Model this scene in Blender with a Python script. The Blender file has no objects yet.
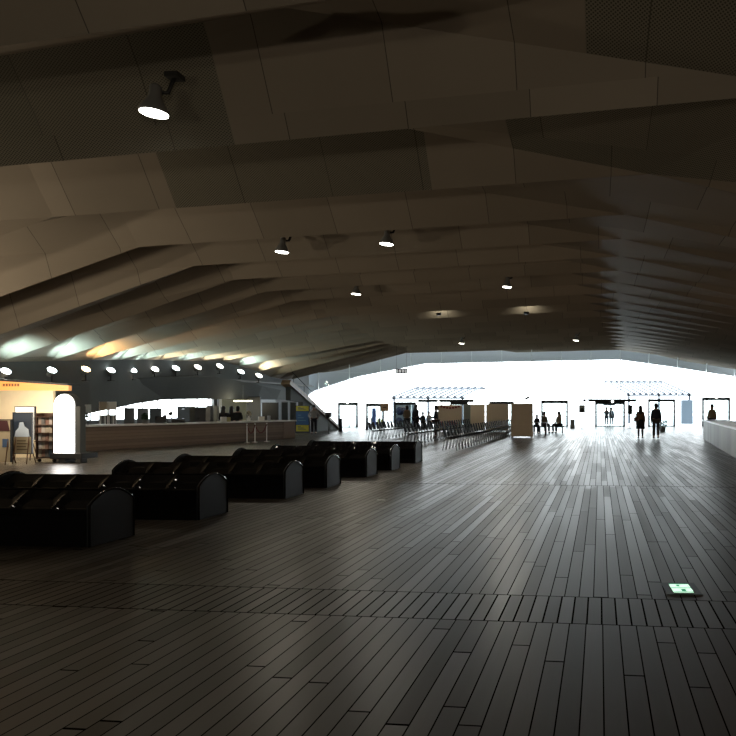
import bpy, bmesh, math, random
from mathutils import Vector, Matrix
random.seed(4)
SC = bpy.context.scene
COL = SC.collection
PI = math.pi
# ------------------------------------------------------------ camera, world, exposure
F, CX, HY, EYE = 700.0, 537.0, 407.0, 1.6
A = math.atan(63 / 700); CA, SA = math.cos(A), math.sin(A)
cam_d = bpy.data.cameras.new('camera'); cam = bpy.data.objects.new('camera', cam_d); COL.objects.link(cam)
cam.location = (0, 0, EYE); cam.rotation_euler = (PI / 2, 0, A)
cam_d.sensor_width = 36; cam_d.lens = 36 * F / 736
cam_d.shift_x = -(CX - 368) / 736; cam_d.shift_y = (HY - 368) / 736
cam_d.clip_end = 400
SC.camera = cam
SC.view_settings.view_transform = 'Standard'; SC.view_settings.look = 'None'
SC.view_settings.gamma = 1; SC.view_settings.use_curve_mapping = False
SC.view_settings.exposure = 0.0
w = bpy.data.worlds.new('overcast_sky'); SC.world = w; w.use_nodes = True
nt = w.node_tree; bg = nt.nodes['Background']
tc = nt.nodes.new('ShaderNodeTexCoord'); sp = nt.nodes.new('ShaderNodeSeparateXYZ'); cr = nt.nodes.new('ShaderNodeValToRGB')
nt.links.new(tc.outputs['Generated'], sp.inputs[0]); nt.links.new(sp.outputs[2], cr.inputs[0]); nt.links.new(cr.outputs[0], bg.inputs[0])
cr.color_ramp.elements[0].color = (0.96, 0.98, 1, 1); cr.color_ramp.elements[1].color = (0.8, 0.9, 1, 1)
bg.inputs[1].default_value = 7.0
def light(name, kind, loc, power, color=(1, 1, 1), target=None, **kw):
    d = bpy.data.lights.new(name, kind); d.energy = power; d.color = color
    for k, v in kw.items(): setattr(d, k, v)
    o = bpy.data.objects.new(name, d); COL.objects.link(o); o.location = loc
    if target is not None:
        o.rotation_euler = (Vector(target) - Vector(loc)).to_track_quat('-Z', 'Y').to_euler()
    return o
# ------------------------------------------------------------ measuring helpers (floor plan worked out from the photograph)
def ray(px):
    r = (px - CX) / F
    return r * CA - SA, r * SA + CA            # X and Y per metre of depth
def atY(px, py, Y):
    x, y = ray(px); d = Y / y
    return Vector((x * d, Y, EYE + (HY - py) * d / F))
def fl(px, py):
    d = F * EYE / (py - HY); x, y = ray(px)
    return Vector((x * d, y * d, 0))
FS, F0 = 0.17, 57.2                           # glazed front: Y = F0 + FS * X
FA = math.atan(FS)
def fac(px, py, off=0):
    x, y = ray(px); d = (F0 + off) / (y - FS * x)
    return Vector((x * d, y * d, EYE + (HY - py) * d / F))
# ------------------------------------------------------------ materials
MATS = {}
def mat(name, color=(0.5, 0.5, 0.5), rough=0.5, metal=0.0, emit=None, strength=0.0, noise=0.0, scale=8.0, coat=0.0, spec=0.5):
    if name in MATS: return MATS[name]
    m = bpy.data.materials.new(name); m.use_nodes = True; t = m.node_tree; b = t.nodes['Principled BSDF']
    b.inputs['Base Color'].default_value = (*color, 1); b.inputs['Roughness'].default_value = rough
    b.inputs['Metallic'].default_value = metal; b.inputs['Coat Weight'].default_value = coat
    b.inputs['Specular IOR Level'].default_value = spec
    if emit: b.inputs['Emission Color'].default_value = (*emit, 1); b.inputs['Emission Strength'].default_value = strength
    c = t.nodes.new('ShaderNodeTexCoord'); n = t.nodes.new('ShaderNodeTexNoise'); n.inputs['Scale'].default_value = scale; n.inputs['Detail'].default_value = 4
    t.links.new(c.outputs['Object'], n.inputs[0])
    r = t.nodes.new('ShaderNodeMapRange'); r.inputs[3].default_value = 1 - max(noise, .04); r.inputs[4].default_value = 1 + max(noise, .04)
    t.links.new(n.outputs[0], r.inputs[0])
    mx = t.nodes.new('ShaderNodeVectorMath'); mx.operation = 'SCALE'; mx.inputs[0].default_value = color
    t.links.new(r.outputs[0], mx.inputs['Scale']); t.links.new(mx.outputs[0], b.inputs['Base Color'])
    MATS[name] = m; return m
class NT:
    def __init__(s, t): s.t = t
    def m(s, op, a, b=None, c=None):
        n = s.t.nodes.new('ShaderNodeMath'); n.operation = op
        for i, v in enumerate((a, b, c)):
            if v is None: continue
            if isinstance(v, (int, float)): n.inputs[i].default_value = v
            else: s.t.links.new(v, n.inputs[i])
        return n.outputs[0]
    def white(s, x, y=None):
        cb = s.t.nodes.new('ShaderNodeCombineXYZ'); s.t.links.new(x, cb.inputs[0])
        if y is not None: s.t.links.new(y, cb.inputs[1])
        n = s.t.nodes.new('ShaderNodeTexWhiteNoise'); n.noise_dimensions = '2D'; s.t.links.new(cb.outputs[0], n.inputs[0]); return n.outputs[0]
    def mixc(s, f, a, b):
        n = s.t.nodes.new('ShaderNodeMix'); n.data_type = 'RGBA'
        for i, v in ((0, f), (6, a), (7, b)):
            if isinstance(v, tuple): n.inputs[i].default_value = (*v, 1)
            elif isinstance(v, (int, float)): n.inputs[i].default_value = v
            else: s.t.links.new(v, n.inputs[i])
        return n.outputs[2]
def floor_mat():
    m = bpy.data.materials.new('deck_boards'); m.use_nodes = True; t = m.node_tree; b = t.nodes['Principled BSDF']; k = NT(t)
    c = t.nodes.new('ShaderNodeTexCoord'); s = t.nodes.new('ShaderNodeSeparateXYZ'); t.links.new(c.outputs['Object'], s.inputs[0])
    X, Y = s.outputs[0], s.outputs[1]
    Ys = k.m('ADD', Y, k.m('MULTIPLY', X, 0.02))
    # cross seams: the short strip between 5.2 and 5.9 and one further away
    a = k.m('GREATER_THAN', Ys, 5.17); bb = k.m('GREATER_THAN', Ys, 5.9); cc = k.m('GREATER_THAN', Ys, 14.3)
    zone = k.m('ADD', k.m('ADD', a, bb), cc)
    inz = k.m('SUBTRACT', a, bb)
    wid = k.m('SUBTRACT', 0.122, k.m('MULTIPLY', inz, 0.012))
    u = k.m('DIVIDE', k.m('ADD', X, k.m('ADD', k.m('MULTIPLY', zone, 0.037), 50.0)), wid)
    iu = k.m('FLOOR', u); fu = k.m('FRACT', u)
    h = k.white(iu, zone)
    h2 = k.white(k.m('ADD', iu, 71.3), zone)
    v = k.m('ADD', k.m('DIVIDE', Ys, k.m('ADD', 2.6, k.m('MULTIPLY', h2, 1.6))), k.m('MULTIPLY', h, 13.0))
    iv = k.m('FLOOR', v); fv = k.m('FRACT', v)
    iv2 = k.m('MULTIPLY', iv, k.m('SUBTRACT', 1.0, inz))
    r1 = k.white(iu, k.m('ADD', iv2, zone)); r2 = k.white(k.m('ADD', iu, 500.0), k.m('ADD', iv2, zone))
    gapw = k.m('ADD', 0.035, k.m('MULTIPLY', inz, 0.03))
    edge = k.m('MINIMUM', fu, k.m('SUBTRACT', 1.0, fu))
    gap = k.m('LESS_THAN', edge, gapw)
    ends = k.m('MULTIPLY', k.m('LESS_THAN', k.m('MINIMUM', fv, k.m('SUBTRACT', 1.0, fv)), 0.0025), k.m('SUBTRACT', 1.0, inz))
    seam = k.m('LESS_THAN', k.m('ABSOLUTE', k.m('SUBTRACT', Ys, 5.17)), 0.008)
    for y0, ww in ((5.9, .008), (14.3, .02)): seam = k.m('MAXIMUM', seam, k.m('LESS_THAN', k.m('ABSOLUTE', k.m('SUBTRACT', Ys, y0)), ww))
    g = k.m('MAXIMUM', k.m('MAXIMUM', gap, ends), seam)
    n = t.nodes.new('ShaderNodeTexNoise'); n.inputs['Scale'].default_value = 1.0; n.inputs['Detail'].default_value = 8
    mp = t.nodes.new('ShaderNodeMapping'); mp.inputs['Scale'].default_value = (60, 3, 1); t.links.new(c.outputs['Object'], mp.inputs[0]); t.links.new(mp.outputs[0], n.inputs[0])
    n2 = t.nodes.new('ShaderNodeTexNoise'); n2.inputs['Scale'].default_value = 0.5; n2.inputs['Detail'].default_value = 3; t.links.new(c.outputs['Object'], n2.inputs[0])
    col = k.mixc(r1, (0.034, 0.027, 0.018), (0.068, 0.054, 0.038))
    col = k.mixc(k.m('MULTIPLY', r2, .35), col, (0.13, 0.12, 0.11))
    col = k.mixc(k.m('MULTIPLY', n.outputs[0], .45), col, (0.035, 0.026, 0.018))
    col = k.mixc(k.m('MULTIPLY', g, .93), col, (0.004, 0.004, 0.004))
    t.links.new(col, b.inputs['Base Color'])
    ro = k.m('ADD', k.m('ADD', 0.28, k.m('MULTIPLY', r2, 0.09)), k.m('MULTIPLY', n2.outputs[0], 0.04))
    t.links.new(k.m('MAXIMUM', ro, k.m('MULTIPLY', g, .9)), b.inputs['Roughness'])
    t.links.new(k.m('MULTIPLY', k.m('SUBTRACT', 1.0, g), k.m('ADD', .35, k.m('MULTIPLY', r1, .65))), b.inputs['Specular IOR Level'])
    bp = t.nodes.new('ShaderNodeBump'); bp.inputs['Distance'].default_value = 0.004; bp.inputs['Strength'].default_value = 0.2
    t.links.new(k.m('SUBTRACT', 1.0, g), bp.inputs['Height']); t.links.new(bp.outputs[0], b.inputs['Normal'])
    return m
def panel_mat(name, c1, c2, perf, sgn='ADD'):
    m = bpy.data.materials.new(name); m.use_nodes = True; t = m.node_tree; b = t.nodes['Principled BSDF']; k = NT(t)
    c = t.nodes.new('ShaderNodeTexCoord'); s = t.nodes.new('ShaderNodeSeparateXYZ'); t.links.new(c.outputs['Object'], s.inputs[0])
    X, Y, Z = s.outputs[0], s.outputs[1], s.outputs[2]
    row = k.m('FLOOR', k.m('DIVIDE', Y, 2.6))
    u = k.m('DIVIDE', k.m('ADD', X, k.m('MULTIPLY', k.white(row), 1.9)), 1.9)
    iu = k.m('FLOOR', u); fu = k.m('FRACT', u)
    h = k.white(iu, row)
    col = k.mixc(h, c1, c2)
    n = t.nodes.new('ShaderNodeTexNoise'); n.inputs['Scale'].default_value = .7; n.inputs['Detail'].default_value = 5; t.links.new(c.outputs['Object'], n.inputs[0])
    col = k.mixc(k.m('MULTIPLY', n.outputs[0], .3), col, tuple(v * .6 for v in c1))
    joint = k.m('LESS_THAN', fu, 0.007)
    if perf:
        cb = t.nodes.new('ShaderNodeCombineXYZ'); t.links.new(X, cb.inputs[0]); t.links.new(k.m(sgn, Y, Z), cb.inputs[1])
        vo = t.nodes.new('ShaderNodeTexVoronoi'); vo.voronoi_dimensions = '2D'; vo.inputs['Scale'].default_value = 24; vo.inputs['Randomness'].default_value = 0
        mp = t.nodes.new('ShaderNodeMapping'); mp.inputs['Rotation'].default_value = (0, 0, PI / 4); t.links.new(cb.outputs[0], mp.inputs[0]); t.links.new(mp.outputs[0], vo.inputs['Vector'])
        joint = k.m('MAXIMUM', joint, k.m('LESS_THAN', vo.outputs['Distance'], .33))
    col = k.mixc(k.m('MULTIPLY', joint, .72), col, (0.006, 0.006, 0.005))
    t.links.new(col, b.inputs['Base Color']); b.inputs['Roughness'].default_value = .7; b.inputs['Specular IOR Level'].default_value = .05
    return m
def wood_mat(name, c1, c2, board=0.1, axis=2, gap=.05):
    m = bpy.data.materials.new(name); m.use_nodes = True; t = m.node_tree; b = t.nodes['Principled BSDF']; k = NT(t)
    c = t.nodes.new('ShaderNodeTexCoord'); s = t.nodes.new('ShaderNodeSeparateXYZ'); t.links.new(c.outputs['Object'], s.inputs[0])
    u = k.m('DIVIDE', s.outputs[axis], board); iu = k.m('FLOOR', u); fu = k.m('FRACT', u)
    v = k.m('FLOOR', k.m('ADD', k.m('DIVIDE', s.outputs[1 if axis != 1 else 0], 1.3), k.m('MULTIPLY', k.white(iu), 7.0)))
    col = k.mixc(k.white(iu, v), c1, c2)
    n = t.nodes.new('ShaderNodeTexNoise'); n.inputs['Scale'].default_value = 6; n.inputs['Detail'].default_value = 6; t.links.new(c.outputs['Object'], n.inputs[0])
    col = k.mixc(k.m('MULTIPLY', n.outputs[0], .4), col, tuple(x * .6 for x in c1))
    col = k.mixc(k.m('MULTIPLY', k.m('LESS_THAN', fu, gap), .85), col, (0.01, 0.008, 0.006))
    t.links.new(col, b.inputs['Base Color']); b.inputs['Roughness'].default_value = .5
    MATS[name] = m; return m
def glass_mat(name, tint=(0.93, 0.98, 0.98), refl=0.06):
    m = bpy.data.materials.new(name); m.use_nodes = True; t = m.node_tree; t.nodes.remove(t.nodes['Principled BSDF'])
    o = t.nodes['Material Output']; tr = t.nodes.new('ShaderNodeBsdfTransparent'); tr.inputs[0].default_value = (*tint, 1)
    gl = t.nodes.new('ShaderNodeBsdfGlossy'); gl.inputs['Roughness'].default_value = .02; mx = t.nodes.new('ShaderNodeMixShader')
    lw = t.nodes.new('ShaderNodeLayerWeight'); lw.inputs[0].default_value = .5; k = NT(t); t.links.new(k.m('ADD', .025, k.m('MULTIPLY', .6, k.m('POWER', lw.outputs['Facing'], 5.0))), mx.inputs[0])
    t.links.new(tr.outputs[0], mx.inputs[1]); t.links.new(gl.outputs[0], mx.inputs[2]); t.links.new(mx.outputs[0], o.inputs[0])
    MATS[name] = m; return m
M_floor = floor_mat()
M_panel = panel_mat('ceiling_panel', (0.25, 0.215, 0.17), (0.32, 0.275, 0.22), False)
M_perf = panel_mat('perforated_ceiling_panel', (0.21, 0.195, 0.15), (0.25, 0.225, 0.175), True)
M_perf2 = panel_mat('perforated_ceiling_panel_steep', (0.21, 0.195, 0.15), (0.25, 0.225, 0.175), True, 'SUBTRACT')
M_glass = glass_mat('facade_glass')
M_black = mat('glossy_black_fiberglass', (0.005, 0.005, 0.006), 0.07, spec=.25)
M_cap = mat('black_shell_end', (0.013, 0.015, 0.017), 0.5, spec=.2)
M_dframe = mat('dark_metal_frame', (0.02, 0.022, 0.024), 0.4, metal=.3)
M_steel = mat('brushed_steel', (0.55, 0.56, 0.58), 0.25, metal=1)
M_white = mat('white_laminate', (0.8, 0.8, 0.78), 0.4)
M_cream = mat('cream_wall', (0.72, 0.62, 0.44), 0.6, noise=.05)
M_dark = mat('dark_paint', (0.02, 0.021, 0.022), 0.5)
M_wall = mat('grey_plaster', (0.1, 0.105, 0.1), 0.8, noise=.08)
M_walld = mat('dark_grey_plaster', (0.075, 0.082, 0.08), 0.8, noise=.08)
M_grey = mat('mid_grey_paint', (0.18, 0.185, 0.18), 0.6)
M_lgrey = mat('light_grey_metal', (0.36, 0.38, 0.4), 0.45, metal=.2)
M_clad = wood_mat('brown_wood_cladding', (0.14, 0.1, 0.07), (0.24, 0.17, 0.12), .11)
M_clad2 = wood_mat('pale_timber_cladding', (0.25, 0.22, 0.18), (0.42, 0.38, 0.32), .9, axis=1, gap=.015)
M_board = mat('beige_board', (0.62, 0.5, 0.36), 0.8, noise=.06)
M_lens = mat('lamp_lens', (1, 1, 1), .3, emit=(1, .97, .86), strength=14)
M_lens_w = mat('warm_lamp_lens', (1, 1, 1), .3, emit=(1, .74, .42), strength=14)
M_lens_c = mat('cool_lamp_lens', (1, 1, 1), .3, emit=(.9, 1, 1), strength=14)
M_skin = mat('skin', (0.45, 0.27, 0.19), .5)
M_hair = mat('black_hair', (0.01, 0.008, 0.007), .4)
# ------------------------------------------------------------ mesh helpers
class MB:
    def __init__(s): s.bm = bmesh.new(); s.mats = []; s.mi = 0
    def use(s, m):
        if m not in s.mats: s.mats.append(m)
        s.mi = s.mats.index(m); return s
    def _f(s, vs, smooth=False):
        try:
            f = s.bm.faces.new(vs); f.material_index = s.mi; f.smooth = smooth; return f
        except ValueError: return None
    def poly(s, pts, smooth=False): return s._f([s.bm.verts.new(p) for p in pts], smooth)
    def box(s, x0, x1, y0, y1, z0, z1, mtx=None, bev=0.0):
        r = bmesh.ops.create_cube(s.bm, size=1)['verts']
        T = Matrix.Translation(((x0 + x1) / 2, (y0 + y1) / 2, (z0 + z1) / 2)) @ Matrix.Diagonal((x1 - x0, y1 - y0, z1 - z0, 1))
        bmesh.ops.transform(s.bm, matrix=(mtx or Matrix()) @ T, verts=r)
        fs = {f for v in r for f in v.link_faces}
        for f in fs: f.material_index = s.mi
        if bev > 0:
            es = list({e for v in r for e in v.link_edges})
            for f in bmesh.ops.bevel(s.bm, geom=es, offset=bev, segments=2, affect='EDGES', profile=.5)['faces']: f.material_index = s.mi
        return s
    def tube(s, pts, rad, n=10, cap=True, smooth=True):
        pts = [Vector(p) for p in pts]; rs = rad if isinstance(rad, (list, tuple)) else [rad] * len(pts)
        rings = []; up = None
        for i, p in enumerate(pts):
            d = (pts[min(i + 1, len(pts) - 1)] - pts[max(i - 1, 0)]).normalized()
            if up is None: up = Vector((0, 0, 1)) if abs(d.z) < .9 else Vector((1, 0, 0))
            a = d.cross(up).normalized(); b = a.cross(d).normalized(); up = b
            rings.append([s.bm.verts.new(p + (a * math.cos(t) + b * math.sin(t)) * rs[i]) for t in [2 * PI * j / n for j in range(n)]])
        for r0, r1 in zip(rings, rings[1:]):
            for j in range(n): s._f([r0[j], r0[(j + 1) % n], r1[(j + 1) % n], r1[j]], smooth)
        if cap: s._f(rings[0][::-1]); s._f(rings[-1])
        return s
    def lathe(s, prof, n=20, mtx=None):
        mtx = mtx or Matrix(); rings = []
        for r, z in prof:
            rings.append([s.bm.verts.new(mtx @ Vector((r * math.cos(2 * PI * j / n), r * math.sin(2 * PI * j / n), z))) for j in range(n)])
        for r0, r1 in zip(rings, rings[1:]):
            for j in range(n): s._f([r0[j], r0[(j + 1) % n], r1[(j + 1) % n], r1[j]], True)
        if prof[0][0] > 0: s._f(rings[0][::-1])
        if prof[-1][0] > 0: s._f(rings[-1])
        return s
    def extr(s, pts, vec):                     # prism from a polygon
        vec = Vector(vec); a = [s.bm.verts.new(Vector(p)) for p in pts]; b = [s.bm.verts.new(Vector(p) + vec) for p in pts]
        s._f(a[::-1]); s._f(b)
        for i in range(len(a)):
            j = (i + 1) % len(a); s._f([a[i], a[j], b[j], b[i]])
        return s
    def grid(s, fn, nu, nv, smooth=True):
        g = [[s.bm.verts.new(fn(i / nu, j / nv)) for j in range(nv + 1)] for i in range(nu + 1)]
        for i in range(nu):
            for j in range(nv): s._f([g[i][j], g[i + 1][j], g[i + 1][j + 1], g[i][j + 1]], smooth)
        return s
    def ball(s, c, r, n=10):
        q = bmesh.ops.create_uvsphere(s.bm, u_segments=n, v_segments=max(6, n // 2 + 2), radius=1)['verts']
        bmesh.ops.transform(s.bm, matrix=Matrix.Translation(c) @ Matrix.Diagonal((*(r if isinstance(r, tuple) else (r, r, r)), 1)), verts=q)
        for f in {f for v in q for f in v.link_faces}: f.material_index = s.mi; f.smooth = True
        return s
    def build(s, name, m=None, parent=None, fix=True):
        if fix: bmesh.ops.recalc_face_normals(s.bm, faces=s.bm.faces)
        me = bpy.data.meshes.new(name); s.bm.to_mesh(me); s.bm.free()
        for x in (s.mats or [m]): me.materials.append(x)
        o = bpy.data.objects.new(name, me); COL.objects.link(o)
        if parent is not None: o.parent = parent
        return o
def tag(o, label=None, cat=None, group=None, kind=None):
    if label: o['label'] = label
    if cat: o['category'] = cat
    if group: o['group'] = group
    if kind: o['kind'] = kind
    return o
def thing(name, label, cat, loc=(0, 0, 0), rz=0, group=None):
    o = bpy.data.objects.new(name, None); COL.objects.link(o); o.location = loc; o.rotation_euler = (0, 0, rz); o.empty_display_size = .1
    return tag(o, label, cat, group)
def struct(o): o['kind'] = 'structure'; return o
def kids(o): return [c for c in bpy.data.objects if c.parent == o]
def dup(o, loc=None, rz=None, label=None, group=None, cs=None, parent=None):
    c = o.copy(); COL.objects.link(c)
    if parent is not None: c.parent = parent
    if loc is not None: c.location = loc
    if rz is not None: c.rotation_euler = (0, 0, rz)
    if label: c['label'] = label
    if group: c['group'] = group
    for ch in (cs if cs is not None else kids(o)): dup(ch, parent=c)
    return c
ORD = ['first', 'second', 'third', 'fourth', 'fifth', 'sixth', 'seventh', 'eighth', 'ninth', 'tenth', 'eleventh']

# ============================================================ STRUCTURE
XL_PTS = []
KY = [1.6, 4.6, 7.6, 10.6, 14.04, 16.86, 19.28, 21.5, 23.75, 26.0]
while KY[-1] < 64: KY.append(KY[-1] + 2.35)
KY = [-10.4, -7.4, -4.4, -1.4] + KY
lamp_px = [(6, 371), (52, 370), (86, 369), (111, 370), (133, 370), (155, 369), (176, 368), (198, 367), (220, 366), (241, 371.5), (259, 375.5)]
tip_px = [(0, 362), (51, 361), (90, 360), (119, 360), (141, 360), (160, 360), (181, 361), (201, 361), (221, 361), (239, 366), (258, 371)]
def lerp(a, b, t): t = max(0, min(1, t)); return a + (b - a) * t
wall_line = {}
def Kx(Y): return lerp(-11.7, -15.5, (Y - 26) / 30)
def Tx(Y): return lerp(0.6, 2.2, (Y - 26) / 30)
i0 = KY.index(21.5)
Lp, Kp, Tp, Qp = [], [], [], []
for i, Y in enumerate(KY):
    if i0 <= i < i0 + 11:
        L = atY(*tip_px[i - i0], Y)
    elif i < i0: L = Vector((-19.8, Y, 3.1))
    else: L = Vector((lerp(-22.5, -24.5, (Y - 44) / 12), Y, lerp(3.75, 3.6, (Y - 44) / 12)))
    Lp.append(L)
    kz = 5.68 if Y > 13 else 5.42
    Kp.append(Vector((Kx(Y), Y, kz + lerp(0, .2, (Y - 40) / 15))))
    T = Vector((Tx(Y), Y, 6.2))
    if abs(Y - 10.6) < .1: T = Vector((3.3, Y, 6.25))
    elif Y < 10: T = Vector((3.6, Y + .1, 6.8))
    elif abs(Y - 14.04) < .1: T = Vector((.95, 13.96, 6.2))
    Tp.append(T)
    Qp.append(Vector((13.5, Y, lerp(3.1, 4.3, (Y - 20) / 30))))
cb = MB()
def split_poly(pts, x):                       # cut a convex polygon at X = x
    lo, hi = [], []
    for a, b in zip(pts, pts[1:] + pts[:1]):
        (lo if a.x <= x else hi).append(a)
        if (a.x - x) * (b.x - x) < 0:
            c = a.lerp(b, (x - a.x) / (b.x - a.x)); lo.append(c); hi.append(c)
    return lo, hi
def cface(*pts, perf=None):                   # perf: list of (x0, x1) ranges with perforated panels
    cuts = [list(pts)]
    if perf:
        for x in {v for r in perf for v in r}:
            nx = []
            for p in cuts:
                for q in split_poly(p, x):
                    if len(q) >= 3: nx.append(q)
            cuts = nx
    for q in cuts:
        c = sum((v.x for v in q)) / len(q)
        cb.use((M_perf2 if perf is toward else M_perf) if perf and any(a < c < b for a, b in perf) else M_panel)
        cb.poly(q)
n = len(KY); MP = {}
for i in range(n - 1):
    K, K2, T, T2, L, L2, Q, Q2 = Kp[i], Kp[i + 1], Tp[i], Tp[i + 1], Lp[i], Lp[i + 1], Qp[i], Qp[i + 1]
    yb = KY[i + 1] - .85
    rz = 1.15 if KY[i] < 12 else .8
    RK = Vector((K2.x, yb, K2.z + rz)); P = Vector((-4.2, yb, 5.95 + rz + .1)) if KY[i] < 20 else Vector((-3, yb, 6.82))
    if abs(KY[i] - 7.6) < .1: P = Vector((-4.5, 9.7, 7.34))
    if abs(KY[i] - 10.6) < .1: P = Vector((-4.1, 13.2, 7.05))
    M = Vector((L2.x, yb + .1, 5.15))
    if KY[i + 1] > 21:
        j = i + 1 - i0; sM = (1, .85, .72, .62, .56, .52, .5, .48, .46, .44, .42)[min(j, 10)]
        if j < 11: M = atY(tip_px[j][0] + 32 * sM, tip_px[j][1] - 33 * sM, yb + .1)
        else: M = Vector((L2.x + 1.6, yb + .1, L2.z + .9))
    MP[i + 1] = M
    S = Vector((13.5, KY[i] + .5, Q.z + .55))
    y = KY[i]
    toward = None; away = None
    if abs(y - 7.6) < .1: toward = [(-30, -5.75)]; away = [(-.2, 40)]
    elif abs(y - 4.6) < .1: toward = [(0.15, 30)]; away = [(-9, -5)]
    elif abs(y - 10.6) < .1: toward = [(-8.9, -3.4)]; away = [(-1.7, 30)]
    cface(L, K, M, perf=None); cface(K, RK, M); cface(L, M, L2)
    cface(M, K2, L2); cface(M, RK, K2, perf=toward)
    mid = K.lerp(T, .62)
    cface(K, T, P, perf=away); cface(K, P, RK, perf=away); cface(T, T2, P, perf=away)
    cface(RK, P, K2, perf=toward); cface(P, T2, K2, perf=toward)
    cface(T, Q, S, perf=away); cface(T, S, T2, perf=away); cface(T2, S, Q2, perf=toward)
bmesh.ops.remove_doubles(cb.bm, verts=cb.bm.verts, dist=.002)
r = bmesh.ops.bisect_plane(cb.bm, geom=cb.bm.verts[:] + cb.bm.edges[:] + cb.bm.faces[:], plane_co=(0, F0 + .5, 0), plane_no=(-FS, 1, 0), clear_outer=True)
ceiling = struct(cb.build('ceiling'))
# roof slab above, floor
b = MB(); b.box(-30, 16, -11, 62, -.2, 0); fl_o = struct(b.build('floor', M_floor))
b = MB(); b.box(-60, 60, 62, 130, -.25, -.05); g = b.build('outside_deck', mat('pale_deck', (0.75, 0.76, 0.76), .6), None)
g['kind'] = 'structure'
# roof above the folded ceiling so that no daylight leaks in
b = MB(); b.extr([(-30, -11, 8.3), (16, -11, 8.3), (16, F0 + FS * 16 + .5, 8.3), (-30, F0 - FS * 30 + .5, 8.3)], (0, 0, .2)); struct(b.build('ceiling_roof', M_wall))
# back and right walls
b = MB(); b.box(-30, 16, -11.2, -10.4, 0, 8.3); struct(b.build('wall_back', M_wall))
b = MB(); b.box(13.5, 13.9, -11, F0 + FS * 13.5, 0, 8.3); struct(b.build('wall_right', M_wall))
# left wall: runs past the spotlights, with a long low opening behind the counter
line = [(-19.8, -10.5)] + [(l.x - .02, l.y) for l in Lp if 0 < l.y < 54] + [(-24.6, 54)]
def wx(Y):
    for (x0, y0), (x1, y1) in zip(line, line[1:]):
        if y0 <= Y <= y1: return x0 + (x1 - x0) * (Y - y0) / (y1 - y0)
    return line[-1][0]
open_prof = [(25.6, 0), (25.7, 1.32), (27.5, 1.5), (30.0, 1.74), (33, 1.97), (36, 2.05), (40, 2.07), (51.4, 2.15), (51.5, 0)]
def ob(Y):
    if Y < 25.65 or Y > 51.45: return 0
    for (a, z0), (c, z1) in zip(open_prof[1:], open_prof[2:-1]):
        if a <= Y <= c: return z0 + (z1 - z0) * (Y - a) / (c - a)
    return open_prof[1][1] if Y < 27 else 2.1
b = MB(); ys = sorted(set([-10.5, 25.6, 25.7, 51.4, 51.5, 53.9] + [p[1] for p in line[1:-1]] + [26.6 + j for j in range(25)]))
for y0, y1 in zip(ys, ys[1:]):
    z0, z1 = ob(y0 + 1e-3 if y0 == 25.7 else y0), ob(y1)
    if y1 == 25.7: z0 = z1 = 0
    if y0 == 51.4: z0 = z1 = 0
    if y0 == 25.7: z0 = 1.32
    x0, x1 = wx(y0), wx(y1)
    tz = lambda Y: 5.6
    b.extr([(x0, y0, z0), (x1, y1, z1), (x1, y1, 5.6), (x0, y0, 5.6)], (-.25, 0, 0))
bmesh.ops.remove_doubles(b.bm, verts=b.bm.verts, dist=.001)
struct(b.build('wall_left', M_walld))
# sloping shelf in front of the wall that carries the spotlights
shelf_px = [(-20, 385), (30, 384), (65, 383), (100, 381), (135, 379), (170, 377), (215, 377), (235, 380), (262, 386), (281, 390)]
sy = [20.3, 22.6, 24.5, 27.2, 30.2, 33.2, 37.6, 40, 43.2, 46.5]
lo_px = [(None, 0), (None, 0), (None, 0)]
b = MB(); sh = []
for (px, py), Y in zip(shelf_px, sy):
    p = atY(px, py, Y); sh.append(p)
for p, q in zip(sh, sh[1:]):
    zb0, zb1 = max(ob(p.y), 1.3), max(ob(q.y), 1.3)
    if p.y < 25.6: zb0 = p.z - .5
    if q.y < 25.6: zb1 = q.z - .5
    a0, a1 = wx(p.y), wx(q.y)
    b.poly([(p.x, p.y, p.z), (q.x, q.y, q.z), (a1, q.y, q.z + .05), (a0, p.y, p.z + .05)])
    b.poly([(p.x, p.y, p.z), (q.x, q.y, q.z), (max(a1 + .02, q.x - .3), q.y, zb1), (max(a0 + .02, p.x - .3), p.y, zb0)])
struct(b.build('trim_1', M_walld))
# office area behind the opening
b = MB(); WX = -28.5
b.box(WX - .2, WX, 20, 31, 0, 3.2); b.box(WX - .2, WX, 49.5, 54, 0, 3.2); b.box(WX - .2, WX, 31, 49.5, 0, .8); b.box(WX - .2, WX, 31, 49.5, 2.5, 3.2)
b.box(WX, -21, 20, 20.2, 0, 3.2); b.box(WX, -24.7, 53.5, 53.7, 0, 3.2); b.box(WX - .2, -22.5, 20, 53.5, 3.2, 3.3)
struct(b.build('wall_office', M_grey))
wnd = MB(); 
for k in range(13): yy = 31 + k * 1.5; wnd.box(WX - .12, WX - .06, yy - .03, yy + .03, .8, 2.5)
wnd.box(WX - .12, WX - .06, 31, 49.5, .8, .86); wnd.box(WX - .12, WX - .06, 31, 49.5, 2.44, 2.5)
wf = wnd.build('window_18', M_lgrey); wf['kind'] = 'structure'
b = MB(); b.poly([(WX - .09, 31, .8), (WX - .09, 49.5, .8), (WX - .09, 49.5, 2.5), (WX - .09, 31, 2.5)]); b.build('pane', M_glass, wf)
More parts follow.
